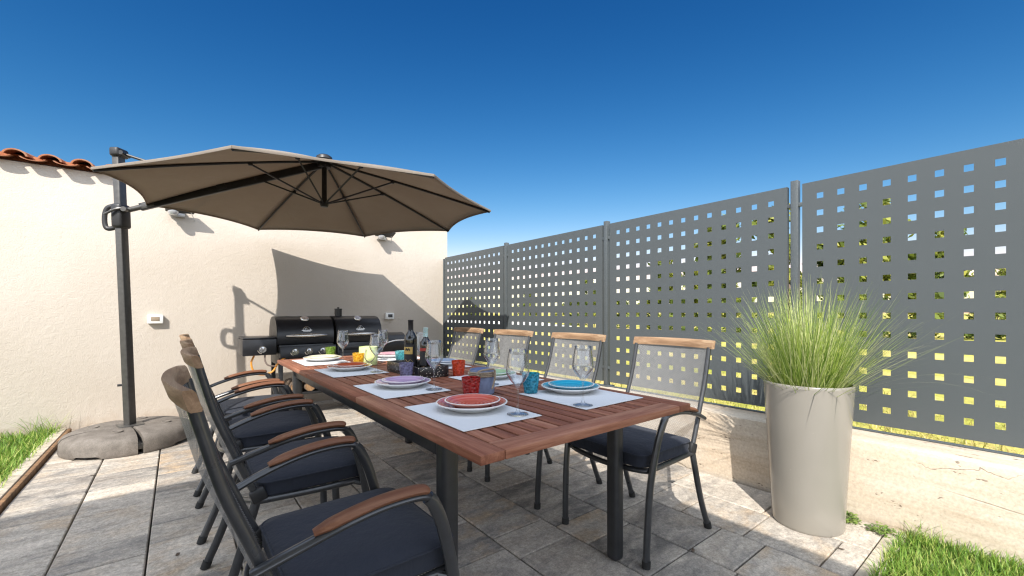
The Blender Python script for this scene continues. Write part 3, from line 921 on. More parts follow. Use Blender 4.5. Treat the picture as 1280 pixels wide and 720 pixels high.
# ------------------------------------------------------------------ terrace roof behind the camera (throws the shade over the table)
hs = thing('terrace_roof', 'flat pale terrace roof on slim posts behind the viewpoint, shading the table', 'terrace roof', (0, 0, 0))
b = MB(); b.ranged((-5.6, -3.3, 2.70), (-.01, 1.300, 2.80), .004); b.build('roof', 'house_plaster', hs)
for (x, y) in ((-2.4, 1.1), (-5.4, 1.1), (-5.4, -3.1), (-.2, -3.1)):
    b = MB(); b.ranged((x - .05, y - .05, 0), (x + .05, y + .05, 2.698), .006); b.build('post', 'house_plaster', hs)

# ------------------------------------------------------------------ cantilever parasol
CX, CY, CZ, CR, C0 = 1.0355, 4.0385, 2.0376, 1.496, -12.58
def rim(k, r=1.0):
    if k % 8 == 7: return Vector((CX - 1.239 * r, CY + .640 * r, CZ - .03))
    a = R(C0 + 45 * (6 - k)); dn, du = CR * math.sin(a) * r, CR * math.cos(a) * r
    return Vector((CX + dn, CY + du, CZ + .0189 * dn + .0069 * du))
PBX, PBY = -.31, 4.78
um = thing('cantilever_parasol', 'large taupe octagonal cantilever parasol on a grey pole with a four part weight base', 'parasol', (PBX, PBY, 0))
def loc(p): return (p[0] - PBX, p[1] - PBY, p[2])
APEX = 2.475
def canopy_pt(k, t, r):
    # gore between rib k and k+1, t across, r out from the hub
    a, b_ = rim(k), rim(k + 1)
    base = a.lerp(b_, t)
    sag = 4 * t * (1 - t)
    e = Vector((CX, CY, 0)); f_ = Vector((base.x, base.y, 0))
    rr = r * (1 - .045 * sag * r)
    p = e.lerp(f_, rr)
    z = APEX - (APEX - base.z) * (.86 * rr + .14 * rr * rr)
    z -= .028 * sag * math.sin(PI * min(1, rr * 1.0)) * .8
    return (p.x - PBX, p.y - PBY, z)
cp = MB()
for k in range(8): cp.grid(lambda i, j, k=k: canopy_pt(k, j, .045 + .955 * i), 14, 12)
bmn = cp.build('canopy', 'canopy_fabric', um, angle=28)
sm = bmn.modifiers.new('thickness', 'SOLIDIFY'); sm.thickness = .004; sm.offset = 0
hem = MB()
for k in range(8):
    pts = [Vector(canopy_pt(k, j / 12, 1.0)) + Vector((0, 0, -.004)) for j in range(13)]
    hem.tube(pts, .004, 6, ry=.010)
hem.build('hem', 'canopy_fabric', bmn)
for k in range(8):
    r_ = MB()
    pts = [Vector(canopy_pt(k, 0, .03 + .965 * i / 10)) + Vector((0, 0, -.018)) for i in range(11)]
    r_.tube(pts, .0085, 6, ry=.0105); ro = r_.build('rib', 'black_metal', um)
    s_ = MB()
    s_.tube([loc((CX, CY, 2.075)), Vector(canopy_pt(k, 0, .40)) + Vector((0, 0, -.03))], .0075, 6)
    j = Vector(canopy_pt(k, 0, .40)); s_.box(j + Vector((0, 0, -.028)), (.03, .03, .028), None, .004)
    s_.build('strut', 'black_metal', ro)
hb = MB(); c_ = loc((CX, CY, 0))
hb.lathe([(.001, 2.05), (.030, 2.052), (.036, 2.07), (.034, 2.105), (.022, 2.12), (.021, 2.40), (.055, 2.405), (.06, 2.44), (.05, 2.462), (.001, 2.464)], 20, (c_[0], c_[1], 0))
hb.build('hub', 'black_metal', um)
fi = MB(); fi.lathe([(.07, 2.476), (.066, 2.50), (.045, 2.515), (.02, 2.522), (.001, 2.523)], 20, (c_[0], c_[1], 0)); fi.build('finial', 'black_plastic', um)
# pole leans slightly away from the canopy
ptop = Vector((-.075, -.005, 2.40))
po = MB(); po.tube([(0, 0, .06), ptop], .05, 4, up=(.7071, -.7071, 0)); 
po = MB()
dirp = (ptop - Vector((0, 0, .06)))
rotp = Vector((0, 0, 1)).rotation_difference(dirp.normalized()).to_matrix() @ Matrix.Rotation(R(-35), 3, 'Z')
po.box(Vector((0, 0, .06)) + dirp / 2, (.052, .074, dirp.length), rotp, .008, 3)
po.build('pole', 'pole_metal', um)
pc = MB(); pc.box(ptop + Vector((.004, 0, .022)), (.074, .118, .074), rotp, .018, 3); pc.build('pole_cap', 'black_plastic', um)
def onpole(z): return Vector((0, 0, .06)) + dirp * ((z - .06) / 2.34)
armdir = (Vector(loc((CX, CY, 0))) - Vector((onpole(1.95).x, onpole(1.95).y, 0))).normalized()
side = Vector((0, 0, 1)).cross(armdir)
# crank housing with loop handle
h0 = onpole(1.90)
hd = MB()
hd.box(h0 + Vector((0, 0, 0)), (.085, .115, .20), rotp, .022, 3)
hd.build('crank_housing', 'black_plastic', um)
hl = MB()
back = -armdir
lp = [h0 + Vector((0, 0, .085)), h0 + back * .085 + Vector((0, 0, .075)), h0 + back * .115 + Vector((0, 0, .02)), h0 + back * .115 + Vector((0, 0, -.07)), h0 + back * .09 + Vector((0, 0, -.105)), h0 + back * .02 + Vector((0, 0, -.085))]
hl.tube(spline(lp, 5), .014, 10, ry=.019); hl.build('loop_handle', 'black_plastic', um)
lv = MB()
front = Vector((-.35, -.93, 0)).normalized()
lv.tube(spline([h0 + front * .055 + armdir * .06 + Vector((0, 0, .06)), h0 + front * .075 + Vector((0, 0, .045)), h0 + front * .075 - armdir * .08 + Vector((0, 0, .00))], 5), .010, 8)
lv.tube([h0 + front * .03 + armdir * .05 + Vector((0, 0, .05)), h0 + front * .072 + armdir * .05 + Vector((0, 0, .05))], .020, 12)
lv.build('release_lever', 'pole_metal', um)
A0 = h0 + armdir * .05 + Vector((0, 0, .055)); A1 = Vector(loc((CX, CY, 2.425))) - armdir * .03
am = MB()
ad = (A1 - A0); q = ad.to_track_quat('X', 'Z').to_matrix()
am.box(A0 + ad * .53, (ad.length * .94, .032, .062), q, .006)
am.build('arm', 'black_metal', um)
ag = MB(); ag.tube([A0, A0 + ad * .085], .021, 10); ag.box(A0 + ad * .10, (.10, .040, .05), q, .008); ag.tube([A0 + ad * .1 - side * .03, A0 + ad * .1 + side * .03], .011, 10); ag.build('arm_joint', 'pole_metal', um)
st = MB()
S0 = ptop + armdir * .045 + Vector((0, 0, .015)); S1 = A0 + ad * .47 + Vector((0, 0, .02))
st.tube([S0, S1], .011, 8); st.tube([S0 - side * .05, S0 + side * .05], .018, 10); st.box(S1 + Vector((0, 0, -.012)), (.07, .045, .05), q, .006)
st.build('stay_bar', 'black_metal', um)
kn = MB(); k0 = onpole(.50) + Vector((-.055, -.01, 0)); kn.tube([k0 + Vector((.04, 0, 0)), k0 - Vector((.012, 0, 0))], .010, 10); kn.build('knob', 'black_plastic', um)
# four weights in a round base
for q_ in range(4):
    wm = MB()
    a0, a1 = R(q_ * 90 + 2.5 - 78), R(q_ * 90 + 87.5 - 78)
    def wp(i, j, a0=a0, a1=a1):
        prof = [(.055, .135), (.16, .142), (.27, .140), (.36, .128), (.402, .108), (.415, .085), (.418, .02), (.410, .004), (.30, .0)]
        r, z = prof[i]
        return r, z
    prof = [(.055, .02), (.055, .150), (.07, .158), (.16, .163), (.27, .160), (.36, .148), (.402, .128), (.418, .100), (.422, .025), (.414, .004)]
    nseg = 18; base = len(wm.v)
    for i, (r, z) in enumerate(prof):
        for j in range(nseg + 1):
            t = j / nseg; a = a0 + (a1 - a0) * t
            rr = r; zz = z
            if i >= 2 and (j == 0 or j == nseg): zz -= .006
            notch = (i >= 8 and 7 <= j <= 11)
            if notch: zz = max(zz, .024)
            wm.v.append((rr * math.cos(a), rr * math.sin(a), zz))
    for i in range(len(prof) - 1):
        for j in range(nseg): wm.face((base + i * (nseg + 1) + j, base + i * (nseg + 1) + j + 1, base + (i + 1) * (nseg + 1) + j + 1, base + (i + 1) * (nseg + 1) + j))
    for j in (0, nseg):
        idx = [base + i * (nseg + 1) + j for i in range(len(prof))]
        wm.face(idx if j == 0 else idx[::-1])
    wo_ = wm.build('base_weight', 'base_plastic', um, angle=35)
    cap = MB(); ac = (a0 + a1) / 2 + R(18); cap.lathe([(.036, .1605), (.036, .1675), (.03, .169), (.026, .166), (.001, .166)], 16, (.24 * math.cos(ac), .24 * math.sin(ac), 0)); cap.build('filler_cap', 'base_plastic', wo_)
cb = MB()
for a in (R(-78), R(12)): cb.box((0, 0, .06), (.80, .034, .045), Matrix.Rotation(a, 3, 'Z'), .003)
cb.box((0, 0, .160), (.16, .16, .012), Matrix.Rotation(R(-78), 3, 'Z'), .003)
cb.build('base_frame', 'pole_metal', um)

# ------------------------------------------------------------------ barbecue
BY = 4.86
bq = thing('barbecue', 'black twin lid barbecue with side burner shelf, knobs and smoker box against the plaster wall', 'barbecue', (1.2, BY, 0))
def bl(x): return x - 1.2
lidp = [(.012, .775), (.0, .83), (.008, .90), (.035, .965), (.08, 1.02), (.14, 1.052), (.22, 1.064), (.33, 1.062), (.42, 1.03), (.48, .96), (.50, .86), (.50, .775)]
def lid(x0, x1, handle_x):
    mb = MB(); mb.prism(lidp, lambda p, t: (t, p[0], p[1]), bl(x0) + .004, bl(x1) - .004); o = mb.build('lid', 'bbq_black', bq, angle=34)
    for xx in (x0, x1):
        e = MB(); e.prism([(a * .96 + .01, .77 + (z - .77) * .985) for a, z in lidp], lambda p, t: (t, p[0], p[1]), bl(xx) - .005, bl(xx) + .005); e.build('end_plate', 'bbq_black', o)
    h = MB(); w2 = (x1 - x0) * .36
    xc = bl((x0 + x1) / 2)
    pts = [(xc - w2 + 2 * w2 * i / 14, -.045 + .03 * abs(i / 7 - 1) ** 3, .862) for i in range(15)]
    h.tube(pts, [.006 + .014 * math.sin(PI * (i + .6) / 15.2) for i in range(15)], 10); 
    for sx in (-1, 1): h.tube([(xc + sx * w2 * .72, .004, .862), (xc + sx * w2 * .72, -.035, .862)], .008, 8)
    h.build('handle', 'steel', o)
    gz = MB()
    gz.lathe([(.001, .012), (.036, .012), (.042, .006), (.043, 0), (.04, -.004)], 22, (0, 0, 0))
    go = gz.build('temperature_gauge', 'steel', o); go.location = (xc, .098, 1.036); go.rotation_euler = (R(34), 0, 0)
    em = MB()
    # small domed emblem: an arch over a bar with rays
    em.tube([(.036 * math.cos(PI * i / 12), -.003, .036 * math.sin(PI * i / 12)) for i in range(13)], .0024, 6)
    em.box((0, -.003, -.003), (.10, .005, .005)); em.box((0, -.003, -.014), (.07, .005, .004))
    for i in range(1, 6): a = PI * i / 6; em.tube([(.010 * math.cos(a), -.003, .010 * math.sin(a)), (.026 * math.cos(a), -.003, .026 * math.sin(a))], .0014, 5)
    eo = em.build('emblem', 'steel', o); eo.location = (xc, .004, .918); eo.rotation_euler = (R(-14), 0, 0)
    return o
lid(.80, 1.345, 0); lid(1.385, 1.885, 0)
fb = MB(); fb.ranged((bl(.81), .01, .56), (bl(1.345), .49, .768), .006); fb.build('firebox', 'bbq_black', bq)
fb2 = MB(); fb2.ranged((bl(1.385), .01, .48), (bl(1.885), .49, .768), .006); fb2.box((bl(1.635), .004, .71), (.46, .012, .05), None, .004); fb2.box((bl(1.635), .004, .60), (.46, .012, .11), None, .004); fb2.build('charcoal_box', 'bbq_black', bq)
cpn = MB(); cpn.box((bl(1.085), -.025, .695), (.545, .055, .115), Matrix.Rotation(R(-8), 3, 'X'), .006); cpn.build('control_panel', 'bbq_black', bq)
def knob(x, z, y=-.058):
    k = MB(); k.tube([(0, .012, 0), (0, -.004, 0)], .033, 20); k.tube([(0, -.004, 0), (0, -.032, 0)], .024, 18, taper=[1, .86]); k.box((0, -.034, 0), (.008, .012, .040), None, .002)
    o = k.build('knob', 'chrome', bq); o.location = (bl(x), y, z)
    r_ = MB(); r_.tube([(.043 * math.cos(a), .004, .043 * math.sin(a)) for a in [R(190 + 10 * i) for i in range(8)]], .004, 6); r_.build('dial_mark', 'steel', o)
for x in (.95, 1.085, 1.22): knob(x, .700)
sh = MB()
sh.ranged((bl(.495), .0, .675), (bl(.79), .44, .835), .006)
sh.ranged((bl(.50), .02, .838), (bl(.785), .43, .852), .004)
sh.build('side_burner', 'bbq_black', bq); knob(.665, .735, -.006)
smk = MB()
smk.tube([(bl(1.90), .25, .70), (bl(2.24), .25, .70)], .155, 24)
smk.build('smoker_box', 'bbq_black', bq)
sh_ = MB(); sh_.tube(spline([(bl(1.97), .09, .72), (bl(1.96), .05, .735), (bl(1.99), .04, .75), (bl(2.08), .045, .765), (bl(2.18), .05, .765)], 5), .008, 8); sh_.build('smoker_handle', 'steel', bq)
ch = MB(); ch.tube([(bl(1.46), .24, 1.05), (bl(1.46), .24, 1.145)], .04, 18); ch.tube([(bl(1.46), .24, 1.147), (bl(1.46), .24, 1.165)], .012, 10); ch.lathe([(.044, 1.138), (.044, 1.148), (.001, 1.149)], 18, (bl(1.46), .24, 0)); ch.build('chimney', 'black_metal', bq)
for x in (.83, 1.86):
    for y in (.03, .45):
        l = MB(); l.ranged((bl(x) - .02, y - .02, 0), (bl(x) + .02, y + .02, .57 if x < 1 else .49), .003); l.build('leg', 'black_metal', bq)
ls = MB(); ls.ranged((bl(.82), .02, .235), (bl(1.87), .46, .26), .003); ls.build('lower_shelf', 'black_metal', bq)
ho = MB(); ho.tube(spline([(bl(.60), .06, .672), (bl(.575), .06, .60), (bl(.60), .06, .51), (bl(.67), .06, .475), (bl(.76), .055, .50), (bl(.80), .04, .57), (bl(.84), -.03, .63), (bl(.90), -.03, .665)], 7), .009, 8); ho.build('gas_hose', 'hose_orange', bq)
ho = MB(); ho.tube(spline([(bl(.69), .03, .672), (bl(.69), .03, .62), (bl(.72), .03, .57), (bl(.80), .05, .55)], 6), .008, 8); ho.build('gas_hose', 'hose_grey', bq)

lg0 = None
for i, (x, y, z, r, d) in enumerate([(.97, .14, .322, .058, 'split firewood log at the left front of the barbecue shelf'), (1.11, .16, .318, .054, 'round firewood log in the front middle of the barbecue shelf'), (1.25, .15, .325, .06, 'thick firewood log at the right front of the barbecue shelf'), (1.04, .16, .418, .05, 'firewood log lying on top at the left of the small pile'), (1.18, .16, .420, .052, 'firewood log lying on top at the right of the small pile')]):
    if lg0 is None:
        lg0 = thing('firewood_log', d, 'log', (x, BY + .02, z), 0, 'firewood logs under the barbecue'); o = lg0
        m_ = MB(); m_.tube([(0, 0, 0), (.004, .17, .002), (0, .36, 0)], 1, 9, taper=[.055, .058, .053]); m_.build('bark', 'bark', lg0)
        m_ = MB(); m_.tube([(0, -.003, 0), (0, -.001, 0)], .049, 9); m_.build('cut_face', 'log_wood', lg0)
    else:
        o = copy_tree(lg0); o.location = (x, BY + .02, z); o['label'] = d; o.rotation_euler = (0, i * 1.3, random.uniform(-.08, .08))

# ------------------------------------------------------------------ dining table
TX0, TX1, TY0, TY1, TZ = .598, 1.605, .885, 3.655, .74
ta = thing('dining_table', 'long extending dining table with reddish slatted wooden top on anthracite metal legs', 'table', (1.1015, 2.27, 0))
def tl(x, y): return (x - 1.1015, y - 2.27)
tp = MB(); TT = .027
def plank(x0, x1, y0, y1, cross=False, z0=TZ - TT, z1=TZ, bev=.004):
    tp.t = rt(); tp.cur = 1 if cross else 0
    a, b_ = tl(x0, y0); c, d = tl(x1, y1)
    tp.ranged((a, b_, z0), (c, d, z1), bev, 2)
segs = [(TY0, 1.842), (1.845, 2.709), (2.712, TY1)]
for (y0, y1) in segs:
    plank(TX0, TX0 + .078, y0, y1); plank(TX1 - .078, TX1, y0, y1)
    ea, eb = .082, .082
    plank(TX0 + .079, TX1 - .079, y0, y0 + ea, True); plank(TX0 + .079, TX1 - .079, y1 - eb, y1, True)
    ns = 15; w_ = (TX1 - TX0 - .158) / ns
    for i in range(ns): plank(TX0 + .079 + i * w_ + .0054, TX0 + .079 + (i + 1) * w_ - .0054, y0 + ea + .001, y1 - eb - .001, False, TZ - .023, TZ - .001, .002)
tp.build('tabletop', ['table_wood', 'table_wood_cross'], ta)
ap = MB()
for x in (.672, 1.531): a, b_ = tl(x, 0); ap.ranged((a - .014, 1.23 - 2.27, .638), (a + .014, 3.33 - 2.27, .712), .004)
for y in (1.215, 1.842, 2.71, 3.345): a, b_ = tl(0, y); ap.ranged((.69 - 1.1015, b_ - .014, .645), (1.513 - 1.1015, b_ + .014, .7115), .004)
ap.build('apron', 'table_metal', ta)
for (x, y) in ((.678, 1.195), (1.538, 1.205), (.678, 3.36), (1.538, 3.36)):
    l = MB(); a, b_ = tl(x, y); l.ranged((a - .03, b_ - .03, 0), (a + .03, b_ + .03, .711), .017, 4); l.build('leg', 'table_metal', ta)

# ------------------------------------------------------------------ armchairs
def make_chair():
    t = thing('armchair', '', 'chair')
    for s in (-1, 1):
        l = MB(); pts = spline([(s * .245, .226, .004), (s * .248, .222, .15), (s * .254, .206, .36), (s * .263, .168, .53), (s * .268, .136, .610), (s * .269, .118, .634)], 5)
        l.tube(pts, .0145, 10, ry=.0175, up=(0, 1, 0)); lo = l.build('leg', 'anthracite', t)
        f = MB(); f.tube([(s * .245, .2265, 0), (s * .2455, .225, .03)], .0185, 12); f.build('foot_cap', 'rubber', lo)
        l = MB(); pts = spline([(s * .224, -.180, .430), (s * .225, -.205, .34), (s * .228, -.255, .17), (s * .232, -.322, .004)], 5)
        l.tube(pts, .0135, 10, ry=.0165, up=(0, 1, 0)); lo = l.build('leg', 'anthracite', t)
        f = MB(); f.tube([(s * .232, -.3225, 0), (s * .2315, -.312, .03)], .0185, 12); f.build('foot_cap', 'rubber', lo)
        a = MB(); ap_ = spline([(s * .269, .124, .631), (s * .270, .104, .641), (s * .270, .06, .645), (s * .269, -.01, .642), (s * .267, -.09, .628), (s * .258, -.18, .602), (s * .242, -.262, .572)], 6)
        a.tube(ap_, .0140, 10, ry=.0110, up=(0, 0, 1)); a.build('arm_rail', 'anthracite', t)
        w_ = MB(); n = len(ap_); i0, i1 = 3, int(n * .80)
        seq = [Vector(p) + Vector((0, 0, .017)) for p in ap_[i0:i1]]; m_ = len(seq)
        w_.tube(seq, .0225, 14, ry=.0115, up=(0, 0, 1), taper=[min(1, .6 + .9 * min(i, (m_ - 1 - i) * .6) / 3) for i in range(m_)])
        w_.build('armrest', 'arm_wood', t)
        p = MB(); pts = spline([(s * .224, -.170, .405), (s * .224, -.212, .50), (s * .223, -.255, .61), (s * .222, -.305, .74), (s * .222, -.338, .86), (s * .222, -.353, .918)], 5)
        p.tube(pts, .0110, 12, ry=.0125, up=(0, 1, 0)); p.build('back_post', 'anthracite', t)
        j = MB(); j.box((s * .226, -.178, .435), (.030, .052, .05), Matrix.Rotation(R(20), 3, 'X'), .008); j.build('joint_cover', 'black_plastic', t)
    # curved wooden top rail
    r_ = MB(); pts = []
    for i in range(19):
        u = -1 + 2 * i / 18; pts.append(Vector((u * .243, -.357 - .031 * (1 - u * u), .934 + .003 * (1 - u * u))))
    n = len(pts); b = 0
    for i, p in enumerate(pts):
        tq = (pts[min(i + 1, n - 1)] - pts[max(i - 1, 0)]).normalized(); nn = Vector((-tq.y, tq.x, 0))
        lean = Vector((0, -.30, .954))
        hw = .0112; hh = .0225
        for (a, c) in ((-1, -.8), (-.8, -1), (.8, -1), (1, -.8), (1, .75), (.7, 1), (-.7, 1), (-1, .75)):
            r_.v.append(tuple(p + nn * (a * hw) + lean * (c * hh)))
    for i in range(n - 1):
        for j in range(8): r_.face((i * 8 + j, i * 8 + (j + 1) % 8, (i + 1) * 8 + (j + 1) % 8, (i + 1) * 8 + j))
    r_.face(list(range(8))[::-1]); r_.face([(n - 1) * 8 + j for j in range(8)])
    r_.build('top_rail', 'rail_wood', t, angle=50)
    # mesh back: follows posts, bows backwards, sweeps into the seat
    P2 = [Vector((p[0], p[1])) for p in [(-.352, .914), (-.337, .86), (-.305, .74), (-.255, .61), (-.212, .50), (-.180, .43), (-.145, .402), (-.06, .398), (.08, .402), (.20, .405)]]
    S3 = spline([(0, p.x, p.y) for p in P2], 4)
    length = [0]
    for i in range(1, len(S3)): length.append(length[-1] + (S3[i] - S3[i - 1]).length)
    ms = MB(); nx = 12
    for i, p in enumerate(S3):
        for j in range(nx + 1):
            u = -1 + 2 * j / nx
            k = max(0, min(1, (p.z - .42) / .45))
            ms.v.append((u * .219, p.y - (.034 if p.z > .44 else .034 * max(0, (p.z - .40) / .04)) * (1 - u * u), p.z - (.02 * (1 - u * u) if k == 0 else 0)))
            ms.uv[len(ms.v) - 1] = (u * .219, length[i])
    for i in range(len(S3) - 1):
        for j in range(nx): ms.face((i * (nx + 1) + j, i * (nx + 1) + j + 1, (i + 1) * (nx + 1) + j + 1, (i + 1) * (nx + 1) + j))
    ms.build('backrest', 'mesh_fabric', t, angle=180)
    sf = MB()
    sf.tube(spline([(-.226, -.18, .412), (-.228, .0, .405), (-.230, .15, .405), (-.20, .205, .402), (0, .222, .392), (.20, .205, .402), (.230, .15, .405), (.228, .0, .405), (.226, -.18, .412)], 6), .0125, 10)
    sf.tube(spline([(-.226, -.18, .412), (-.12, -.225, .395), (0, -.238, .39), (.12, -.225, .395), (.226, -.18, .412)], 6), .011, 10)
    for s in (-1, 1): sf.tube([(s * .228, .16, .405), (s * .254, .195, .395)], .011, 8)
    sf.build('seat_frame', 'anthracite', t)
    # box cushion
    cu = MB(); hx, y0, y1, rc = .232, -.180, .232, .05
    def outline(d):
        o_ = []; cy = (y0 + y1) / 2; hy = (y1 - y0) / 2
        for qx, qy, a0 in ((1, -1, -90), (1, 1, 0), (-1, 1, 90), (-1, -1, 180)):
            for i in range(7):
                a = R(a0 + 15 * i); rr = max(.005, rc - d * .3)
                o_.append((qx * (hx - d - rr) + rr * math.cos(a), cy + qy * (hy - d - rr) + rr * math.sin(a)))
        # subdivide the straight runs
        out = []
        for i in range(len(o_)):
            p, q = o_[i], o_[(i + 1) % len(o_)]; out.append(p)
            if math.dist(p, q) > .1:
                for k in range(1, 30): out.append((p[0] + (q[0] - p[0]) * k / 30, p[1] + (q[1] - p[1]) * k / 30))
        return out
    rings = [(.02, .415), (.003, .420), (.000, .427), (.004, .434), (.001, .450), (.003, .466), (.000, .472), (.004, .478), (.03, .485), (.08, .489), (.14, .490)]
    nn = len(outline(0)); rn = random.Random(11); wr_ = [rn.random() for _ in range(nn)]
    for d, z in rings:
        for k, (x, y) in enumerate(outline(d)):
            wv = (.0075 if .44 < z < .46 else .003) * (wr_[k] - .5) if .43 < z < .47 else 0
            lift = .006 * math.sin((y - y0) / (y1 - y0) * PI) if z > .48 else 0
            cu.v.append((x * (1 + wv * 2), y + wv * (1 if y > .02 else -1), z + lift))
    for i in range(len(rings) - 1):
        for k in range(nn): cu.face((i * nn + k, i * nn + (k + 1) % nn, (i + 1) * nn + (k + 1) % nn, (i + 1) * nn + k))
    cu.face([(len(rings) - 1) * nn + k for k in range(nn)]); cu.face([k for k in range(nn)][::-1])
    co = cu.build('cushion', 'cushion_fabric', t, angle=60)
    pi = MB()
    for d, z in ((-.001, .473),):
        lp_ = [(x, y, z) for x, y in outline(d)]; lp_.append(lp_[0]); pi.tube(lp_, .0035, 6, caps=False)
    pi.build('piping', 'cushion_fabric', co)
    return t
CG = 'mesh armchairs around the dining table'
chairs = [(.375, 1.24, -90, 'dark mesh armchair nearest the camera, drawn up in front of the coral red plates'),
          (.412, 2.015, -90, 'dark mesh armchair on the parasol side facing the lilac plates'),
          (.412, 2.735, -90, 'dark mesh armchair on the parasol side facing the rust orange plates'),
          (.412, 3.40, -90, 'mesh armchair with sunlit wooden arms on the parasol side facing the cream plates'),
          (1.815, 1.32, 90, 'sunlit mesh armchair on the fence side facing the turquoise plates'),
          (1.815, 2.03, 90, 'sunlit mesh armchair on the fence side facing the green plates'),
          (1.815, 2.745, 90, 'mesh armchair on the fence side facing the grey blue plates'),
          (1.815, 3.43, 90, 'half shaded mesh armchair on the fence side facing the pink plates near the barbecue')]
c0 = make_chair()
for i, (x, y, a, lab) in enumerate(chairs):
    o = c0 if i == 0 else copy_tree(c0)
    o.location = (x, y, 0); o.rotation_euler = (0, 0, R(a) + random.uniform(-.02, .02)); tag(o, lab, 'chair', CG)

# ------------------------------------------------------------------ table setting
def placemat(x0, x1, y0, y1, label):
    cx, cy = (x0 + x1) / 2, (y0 + y1) / 2; hx, hy = (x1 - x0) / 2, (y1 - y0) / 2
    mb = MB()
    mb.box((0, 0, .0015), (hx * 2, hy * 2, .003), None, .001, 1)
    o = mb.build('placemat', 'placemat_cloth', loc=(cx, cy, TZ + .0008), angle=30); o.rotation_euler = (0, 0, random.uniform(-.012, .012))
    tag(o, label, 'placemat', 'grey placemats on the table')
PLATE_BIG = [(.001, .004), (.06, .003), (.082, .0), (.088, .003), (.105, .012), (.128, .021), (.1325, .0235), (.1335, .026), (.1315, .0275), (.127, .0268), (.104, .0175), (.088, .0105), (.05, .0095), (.001, .0095)]
def plate_mesh(k, glaze):
    mb = MB(); mats = [0] * 9 + [1] * 4
    mb.lathe([(r * k, z * (.9 if k < 1 else 1)) for r, z in PLATE_BIG], 48, (0, 0, 0), mats)
    return mb
def plate_pair(x, y, glaze, word, extra=''):
    o = plate_mesh(1, glaze).build('dinner_plate', ['white_ceramic', glaze], loc=(x, y, TZ + .0040), angle=60)
    tag(o, 'large %s rimmed dinner plate lying under a smaller %s plate%s' % (word, word, extra), 'plate', 'dinner plates on the placemats')
    o = plate_mesh(.78, glaze).build('side_plate', ['white_ceramic', glaze], loc=(x + .002, y - .002, TZ + .0040 + .0105), angle=60)
    tag(o, 'smaller %s plate stacked on top of the %s dinner plate%s' % (word, word, extra), 'plate', 'smaller plates on the dinner plates')
G_PROF = [(.001, .0), (.036, .0), (.0385, .0015), (.0375, .003), (.022, .005), (.008, .010), (.0045, .02), (.0036, .05), (.0036, .085), (.0055, .093), (.014, .104), (.027, .120), (.0385, .138), (.0415, .150), (.041, .160), (.0375, .185), (.034, .21), (.0320, .2285), (.0312, .2285), (.0332, .21), (.0367, .185), (.0402, .160), (.0407, .150), (.0377, .1385), (.0262, .1208), (.013, .1055), (.001, .0985)]
def glass(x, y, label):
    if 'g' not in protos:
        mb = MB(); mb.lathe(G_PROF, 36); o = mb.build('wine_glass', 'clear_glass', angle=180); protos['g'] = o
    else:
        o = protos['g'].copy(); COL.objects.link(o)
    o.location = (x, y, TZ + .0042); tag(o, label, 'wine glass', 'stemmed wine glasses on the table')
def tumbler(x, y, mat, label, up=.0042):
    mb = MB(); mb.lathe([(.001, 0), (.026, 0), (.030, .003), (.0325, .02), (.0365, .055), (.0395, .086), (.0392, .088), (.0375, .088), (.0365, .08), (.0335, .05), (.030, .02), (.027, .012), (.001, .011)], 32)
    tag(mb.build('tumbler', mat, loc=(x, y, TZ + up), angle=60), label, 'tumbler', 'coloured glass tumblers on the table')

SET = [('coral red', 'glaze_coral', .675, .995, 1.093, 1.515, .862, 1.335), ('lilac', 'glaze_lilac', .675, .99, 1.71, 2.113, .862, 1.95),
       ('rust orange', 'glaze_orange', .675, .995, 2.45, 2.867, .850, 2.72), ('cream', 'glaze_cream', .675, .985, 3.10, 3.53, .850, 3.36),
       ('turquoise', 'glaze_turquoise', 1.183, 1.541, 1.06, 1.451, 1.405, 1.352), ('green', 'glaze_green', 1.183, 1.535, 1.668, 2.07, 1.36, 1.90),
       ('grey blue', 'glaze_blue', 1.183, 1.535, 2.38, 2.79, 1.42, 2.57), ('pink', 'glaze_pink', 1.183, 1.535, 3.06, 3.46, 1.345, 3.28)]
for word, gl, x0, x1, y0, y1, px, py in SET:
    placemat(x0, x1, y0, y1, 'grey woven placemat under the %s plates' % word); plate_pair(px, py, gl, word)
for x, y, w_ in [(.935, 1.153, 'coral red'), (.935, 1.769, 'lilac'), (.94, 2.51, 'rust orange'), (.935, 3.155, 'cream'), (1.226, 1.113, 'turquoise'), (1.226, 1.718, 'green'), (1.24, 2.53, 'grey blue'), (1.225, 3.14, 'pink')]:
    glass(x, y, 'clear stemmed wine glass standing at the right hand of the %s plates' % w_ if x > 1.1 else 'clear stemmed wine glass on the placemat corner beside the %s plates' % w_)
tumbler(.958, 1.490, 'tint_red', 'deep red glass tumbler behind the coral red plates')
tumbler(.975, 2.165, 'tint_purple', 'pale violet glass tumbler before the speckled tray', .0005)
tumbler(.965, 2.91, 'tint_yellow', 'yellow glass tumbler beside the pale green bucket', .0005)
tumbler(.955, 3.54, 'tint_green', 'moss green glass tumbler behind the cream plates', .0005)
tumbler(1.234, 1.430, 'tint_turquoise', 'turquoise glass tumbler beside the turquoise plates')
tumbler(1.256, 2.085, 'tint_orange', 'bright orange red glass tumbler near the fence side behind the green plates', .0005)
tumbler(1.25, 2.87, 'tint_aqua', 'pale aqua glass tumbler left of the tall wine bottle', .0005)

